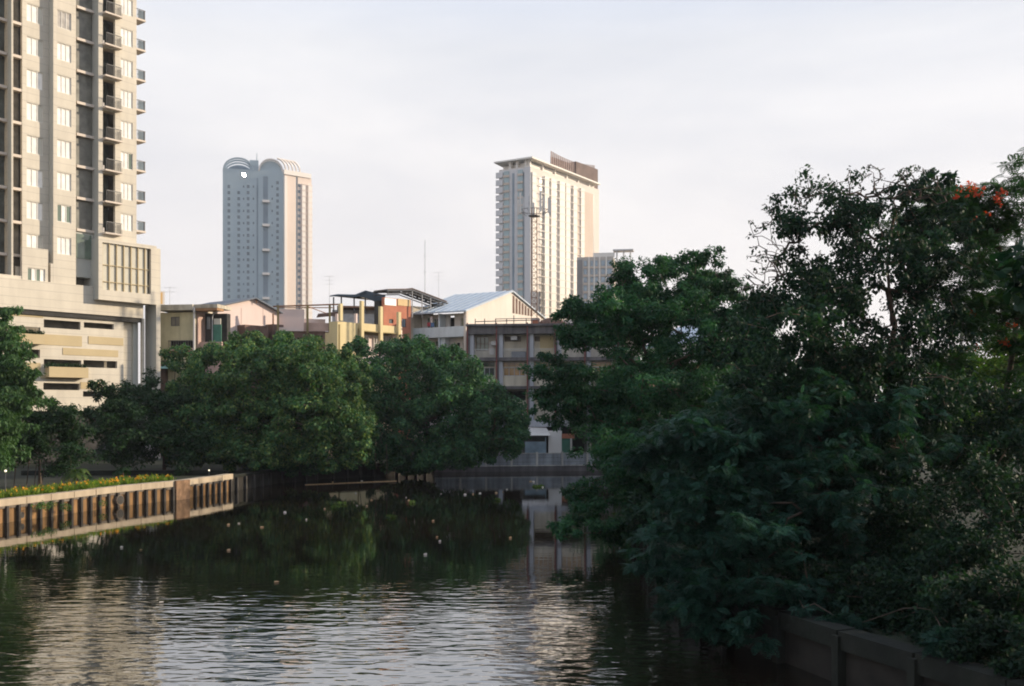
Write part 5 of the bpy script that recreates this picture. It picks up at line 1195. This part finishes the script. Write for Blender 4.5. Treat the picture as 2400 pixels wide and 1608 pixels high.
make_tree('lime_tree', 'yellow-green sunlit tree behind the flame tree at the right edge', 'tree', 2350, 41,
  [(2330,840,41,120,60,2.5,60,0.5),(2250,890,41,80,50,2,34,0.45),(2420,800,41,90,100,3,50,0.5),(2300,960,40,150,60,3,60,0.5)], LF['lime'], [(2350,1020,41),(2345,940,41)], per=90, size=0.19, seed=81, skel=dict(seg=0.7, r_tip=0.012), lk=dict(aspect=0.5))

# thicket along the right bank
tk = (
 ('black-green thicket shrub low on the near right bank behind the cap beam', 2240, 23.5, [(2230,1330,23.5,170,80,1.6,130,0.36),(2140,1400,22.6,110,60,0.9,60,0.3),(2330,1430,20.5,130,70,1,70,0.3),(2250,1440,20.5,120,50,0.8,40,0.26),(2380,1480,18.5,60,50,0.6,24,0.22),(2420,1540,17.6,70,40,0.6,26,0.2),(2300,1490,19.5,70,34,0.7,28,0.22),(1980,1380,24.5,110,40,0.8,40,0.28),(2080,1430,23,110,34,0.8,44,0.26),(2200,1470,21.5,100,30,0.8,40,0.25),(1880,1400,25.2,70,30,0.7,24,0.26),(2330,1520,19,90,30,0.7,34,0.24),(2300,1200,25,170,110,2,110,0.4)], 'tall', 0.12, 91),
 ('tangled dark shrub rising behind the feathery tree', 2080, 30, [(2050,1180,29,170,110,2.4,130,0.45),(1900,1080,30,170,100,2.4,100,0.45)], 'tall', 0.15, 92),
 ('dense dark shrub under the flame tree', 2330, 31, [(2300,1010,31,200,110,3,170,0.5),(2380,1130,29,150,130,2.4,110,0.45)], 'tall', 0.15, 93),
 ('dark shrub at the foot of the leaning green tree', 1700, 40, [(1680,1130,40,170,110,3,130,0.55),(1560,1190,40,90,70,2,44,0.45),(1780,1040,40,170,120,3,130,0.55),(1540,1120,42,80,120,2,60,0.5)], 'tall', 0.2, 94),
 ('low dark shrub on the right bank under the hanging feathery sprays', 1850, 30, [(1850,1250,30,130,70,1.6,90,0.4),(1700,1240,33,110,60,1.6,70,0.4),(1600,1230,37,70,60,1.6,50,0.4)], 'tall', 0.14, 98),
 ('low dark shrub behind the cap beam between the feathery tree and the thicket', 2020, 26.5, [(2000,1310,27,130,60,1.3,80,0.36),(1880,1330,27.5,70,50,1,36,0.3),(2100,1290,26.5,90,80,1.4,60,0.36)], 'tall', 0.12, 99),
)
for lab, px, Y, lobes, lm, sz, sd_ in tk:
    make_tree('thicket_shrub', lab, 'shrub', px, Y, lobes, LF[lm], [(px, 1100 if Y > 29 else 1300, Y)], per=85, size=sz, seed=sd_, skel=dict(seg=0.6, r_tip=0.008), lk=dict(aspect=0.5, hollow=0.1))
for i, (px, Y, top, lab) in enumerate(((1780, 62, 800, 'background tree seen through the gaps right of the leaning green tree'), (2020, 66, 860, 'background tree seen beneath the tallest open tree'), (2260, 60, 880, 'background tree low behind the flame tree'), (1560, 72, 840, 'background tree hidden behind the leaning green tree'),
   (1640, 86, 830, 'furthest background tree behind the leaning green tree'), (1900, 80, 850, 'background tree far behind the feathery tree'), (1480, 99, 860, 'background tree before the annex block'))):
    make_tree('background_tree', lab, 'tree', px, Y, [(px,top+70,Y,130,70,4,80,0.9),(px-60,top+140,Y,100,60,4,50,0.9),(px+70,top+150,Y,110,60,4,50,0.9)], LF['mid'], [(px,1020,Y),(px,950,Y)], per=70, size=0.34, seed=105+i, skel=dict(seg=1.2, r_tip=0.03), lk=dict(aspect=0.5))
# unseen trees added outside the frame to shade the right bank
for i, (x_, Y_) in enumerate(((13.8, 17.5), (11.0, 10.0), (19, 13))):
    px_ = CX + x_*F/Y_; k_ = F/Y_
    make_tree('unseen_shade_tree', ('unseen tree added for shade, just outside the right edge beside the flame tree', 'unseen tree added for shade, nearest the viewpoint on the right', 'unseen tree added for shade, set back from the water on the right')[i], 'tree', px_, Y_,
      [(px_-(0.6*k_ if i == 0 else 0), HY-3.5*k_, Y_, 4.0*k_, 2.6*k_, 4.0, 130, 0.8), (px_+0.5*k_, HY+1.0*k_, Y_, 2.8*k_, 2.4*k_, 3.4, 80, 0.7)], LF['tall'], [(px_, HY+2*k_, Y_), (px_, HY, Y_)], per=60, size=0.34, seed=130+i, skel=dict(seg=1.0, r_tip=0.02), lk=dict(aspect=0.5))
# ------------------------------------------------------------------ garden details and things on the water
rg = np.random.default_rng(3)
# flower bed: uncountable stalks and blooms behind the cap
line = [(-28.2, 40), (-26.6, 51.5), (-24.0, 60.0), (-21.9, 65.0)]
pts = []
for k in range(len(line)-1):
    a = np.array(line[k]); b_ = np.array(line[k+1]); l = np.linalg.norm(b_-a); d = (b_-a)/l; nl = np.array([-d[1], d[0]])
    n = int(l*42); t_ = rg.random(n); o_ = rg.random(n)**1.2*1.7+0.35; pts.append(a+np.outer(t_, b_-a)+nl*o_[:, None])
pts = np.concatenate(pts); cen = np.column_stack([pts, np.full(len(pts), GZ)+0.22])
rt = root('flower_bed', 'strip of green foliage with yellow and orange flowers along the left bank', 'flowers', (-26, 56, GZ), kind='stuff')
M_fl = leafmat('bed_leaf', [(0.07, 0.13, 0.02), (0.12, 0.18, 0.03), (0.20, 0.22, 0.04)], 0.35)
V = leaf_quads(rg, cen, np.full(len(cen), 0.28), 11, 0.30, flat=0.7, aspect=0.22, up=0.0, droop=-1.2, hollow=0.0)
fast_mesh('foliage', V, 4, M_fl, rt)['kind'] = 'stuff'
ci = cen[rg.random(len(cen)) < 0.16]+np.array([0, 0, 0.26]); ci[:, 2] += rg.normal(size=len(ci))*0.06
V = leaf_quads(rg, ci, np.full(len(ci), 0.06), 8, 0.11, aspect=0.9)
fast_mesh('blooms', V, 4, leafmat('yellow_orange_petal', [(0.62, 0.34, 0.03), (0.70, 0.24, 0.03), (0.66, 0.45, 0.05)], 0.3), rt)['kind'] = 'stuff'
# lawn and kerbs behind
fr = Fr((-38, 61), (0.6, 0.8))
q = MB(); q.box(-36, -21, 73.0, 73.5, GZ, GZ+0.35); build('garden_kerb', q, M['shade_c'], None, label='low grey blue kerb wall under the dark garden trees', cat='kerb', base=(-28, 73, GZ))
# creeper on the embankment
rt = root('creeper', 'green creeper hanging over the embankment cap above the dark piles', 'plant', (-25.3, 54.5, 0.5))
cc = np.array([(at(px, Y), Y, z_) for px, Y, z_ in ((84,53.4,0.80),(92,53.7,0.72),(100,54.0,0.70),(110,54.2,0.76),(136,55.0,0.5),(137,55.0,0.62),(147,55.3,0.45),(228,58.4,0.4),(72,53.0,0.75))])+np.array([0.34, -0.1, 0])
fast_mesh('foliage', leaf_quads(rg, cc, np.full(len(cc), 0.26), 60, 0.10, aspect=0.6), 4, M['moss'], rt)
# plants in the podium boxes
for i, (a, b_, d_, z_) in enumerate(PLANT_BOXES):
    o = root('planter_shrub', ('row of small shrubs in the tan planter box on the podium', 'leafy planting in the uppermost left podium slot')[i], 'plant', TW.w((a+b_)/2, d_, z_))
    c_ = np.array([TW.w(x, d_, z_+0.15) for x in np.linspace(a, b_, 16)]); fast_mesh('foliage', leaf_quads(rg, c_, np.full(16, 0.32), 60, 0.18), 4, LF['garden'], o)

# small palms / saplings behind the flower bed
def palm(px, Y, h, nf, fl, label, seed, m):
    r = random.Random(seed); x = at(px, Y); rt = root('palm', label, 'palm', (x, Y, GZ), 'young palms behind the flower bed')
    q = MB(); q.path([(x, Y, GZ-0.05), (x+0.03, Y, GZ+h*0.5), (x-0.02, Y, GZ+h)], 0.07, 0.045, 7); build('trunk', q, M['bark2'], rt)
    for i in range(nf):
        a = 2*math.pi*i/nf+r.uniform(-0.3, 0.3); el = r.uniform(0.2, 1.1); l = fl*r.uniform(0.8, 1.15); q = MB(); pr = []
        for k in range(9):
            f = k/8; rad_ = l*f*math.cos(el)*(1-0.15*f); zz_ = h+l*(math.sin(el)*f-0.75*f*f); pr.append(Vector((x+rad_*math.cos(a), Y+rad_*math.sin(a), GZ+zz_)))
        q.path(pr, 0.014, 0.006, 4); sd = Vector((-math.sin(a), math.cos(a), 0))
        for k in range(1, 8):
            for j in (0, 0.5):
                p = pr[k]+(pr[k+1]-pr[k])*j; w_ = 0.34*fl*math.sin(math.pi*(0.12+0.8*(k+j)/9))
                for sg in (1, -1):
                    tip = p+sd*w_*sg+(pr[k+1]-pr[k]).normalized()*w_*0.5+Vector((0, 0, -0.25*w_)); dd = (pr[k+1]-pr[k]).normalized()*0.035
                    q.poly([p-dd, (p+tip)/2-dd*1.2, tip, (p+tip)/2+dd*1.2])
        build('frond', q, m, rt)
palm(182, 60.5, 1.0, 11, 1.15, 'sunlit young palm behind the flower bed, below the podium', 1, LF['light'])
palm(288, 64.5, 0.9, 9, 0.95, 'darker young palm near the bend of the embankment wall', 2, LF['garden'])
palm(205, 62.5, 0.5, 8, 0.7, 'small spreading palm beside the sunlit young palm', 3, LF['garden'])
# tree stakes
st = root('tree_stakes', 'thin timber props under the young tree at the left', 'stake', (at(85, 61.5), 61.5, GZ))
for px in (32, 62, 80, 88, 98, 160): q = MB(); q.tube((at(px, 61.5), 61.5, GZ), (at(px+6, 61.8), 61.8, GZ+1.7), 0.03, 0.03, 5); build('stake', q, M['bark2'], st)
# garden lamps
gl = bpy.data.materials.new('lamp_globe'); gl.use_nodes = True; b = gl.node_tree.nodes['Principled BSDF']
b.inputs['Base Color'].default_value = (0.8, 0.76, 0.66, 1); b.inputs['Emission Color'].default_value = (1, 0.86, 0.6, 1); b.inputs['Emission Strength'].default_value = 0.9
for px, Y, zz_, lab in ((13, 53, 2.62, 'globe garden lamp at the left edge above the flower bed'), (490, 72.5, 1.42, 'globe garden lamp at the end of the embankment wall')):
    x = at(px, Y); rt = root('garden_lamp', lab, 'lamp', (x, Y, GZ)); q = MB(); q.tube((x, Y, GZ), (x, Y, zz_-0.09), 0.03, 0.025, 6); build('post', q, M['rail'], rt)
    q = MB(); q.blob((x, Y, zz_), 0.065, 10, 8); build('globe', q, gl, rt, smooth=True)

# floating litter, pods and water hyacinth
rr = random.Random(9)
M['foam'] = mat('pale_litter', (0.62, 0.55, 0.46), 0.8, 0.2, 6); M['pod'] = mat('tan_litter', (0.45, 0.30, 0.16), 0.8, 0.2, 6)
items = [(780,1131),(834,1157),(871,1173),(952,1167),(958,1174),(1034,1158),(1163,1156),(1188,1148),(1179,1154),(1272,1143),(1343,1143),(837,1186),(761,1194),(718,1219),(614,1237),(668,1202),(1015,1222),(848,1128),(1024,1260),(1031,1270),(330,1290),(285,1284),(536,1291),(378,1414),(1109,1159),(1125,1157),(1244,1129),(1250,1130),(535,1231),(560,1228),(860,1187),(997,1301),(648,1366),(1090,1160),(1196,1262)]
for i, (px, py) in enumerate(items):
    Y = 6.0*F/(py-HY); x = at(px, Y); s_ = rr.uniform(0.035, 0.085)*(0.45+Y/120); q = MB()
    if i % 3 == 0: q.blob((x, Y, 0.035), s_, 7, 5, (1.2, 0.9, 0.75), 0.2, rr)
    elif i % 3 == 1: q.hexa([(x-s_, Y-s_*0.6, 0.005), (x+s_, Y-s_*0.5, 0.005), (x+s_*0.9, Y+s_*0.6, 0.005), (x-s_*0.7, Y+s_*0.7, 0.005)], [(x-s_, Y-s_*0.6, 0.07), (x+s_, Y-s_*0.5, 0.05), (x+s_*0.9, Y+s_*0.6, 0.08), (x-s_*0.7, Y+s_*0.7, 0.05)])
    else: q.tube((x-s_*1.2, Y, 0.03), (x+s_*0.9, Y+0.04, 0.03), s_*0.5, s_*0.45, 7); q.tube((x+s_*0.9, Y+0.04, 0.03), (x+s_*1.3, Y+0.05, 0.035), s_*0.2, s_*0.2, 6)
    build('floating_scrap', q, M['foam'] if i % 2 else M['pod'], None, label='small pale scrap of litter floating on the dark canal water', cat='floating scrap', group='scraps floating on the canal', base=(x, Y, 0))
for i, (px, py, r, lab) in enumerate(((1262,1141,0.36,'largest green water hyacinth clump, floating below the far panel wall'),(800,1182,0.22,'water hyacinth clump trailing left among the litter'),(967,1179,0.14,'small water hyacinth clump in the middle of the canal'),(918,1213,0.16,'water hyacinth tuft nearest the middle of the dark water'),(1166,1173,0.12,'tiny water hyacinth tuft before the far panel wall'),(784,1190,0.12,'tiny water hyacinth tuft left of the trailing clump'))):
    Y = 6.0*F/(py-HY); x = at(px, Y); rt = root('water_hyacinth', lab, 'plant', (x, Y, 0), 'water hyacinth on the canal')
    n = int(26*r/0.3); c_ = np.column_stack([x+rg.normal(size=n)*r*0.7, Y+rg.normal(size=n)*r*0.8, np.full(n, 0.03)])
    fast_mesh('leaves', leaf_quads(rg, c_, np.full(n, 0.07), 8, 0.12, flat=0.6, aspect=0.75, up=0.0, droop=-1.0), 4, LF['light'], rt)
# floating boom line under the left fig tree
q = MB(); pts = [(at(px, Y), Y, 0.02) for px, Y in ((715, 77.0), (760, 77.8), (820, 79.0), (882, 80.2), (930, 81.0))]
q.path(pts, 0.035, 0.035, 5); build('floating_boom', q, M['pod'], None, label='thin floating boom line on the water below the round trees', cat='boom', base=pts[0])
# ------------------------------------------------------------------ evening haze
hz = bpy.data.materials.new('haze_air'); hz.use_nodes = True
t = hz.node_tree; t.nodes.clear(); o_ = t.nodes.new('ShaderNodeOutputMaterial'); v = t.nodes.new('ShaderNodeVolumePrincipled')
v.inputs['Color'].default_value = (0.86, 0.89, 0.95, 1); v.inputs['Density'].default_value = 0.00018; v.inputs['Anisotropy'].default_value = 0.2
t.links.new(v.outputs[0], o_.inputs['Volume'])
q = MB(); q.box(-700, 700, -120, 900, -3.0, 150); build('haze', q, hz, None, label='thin evening haze over the city', cat='haze', kind='stuff')
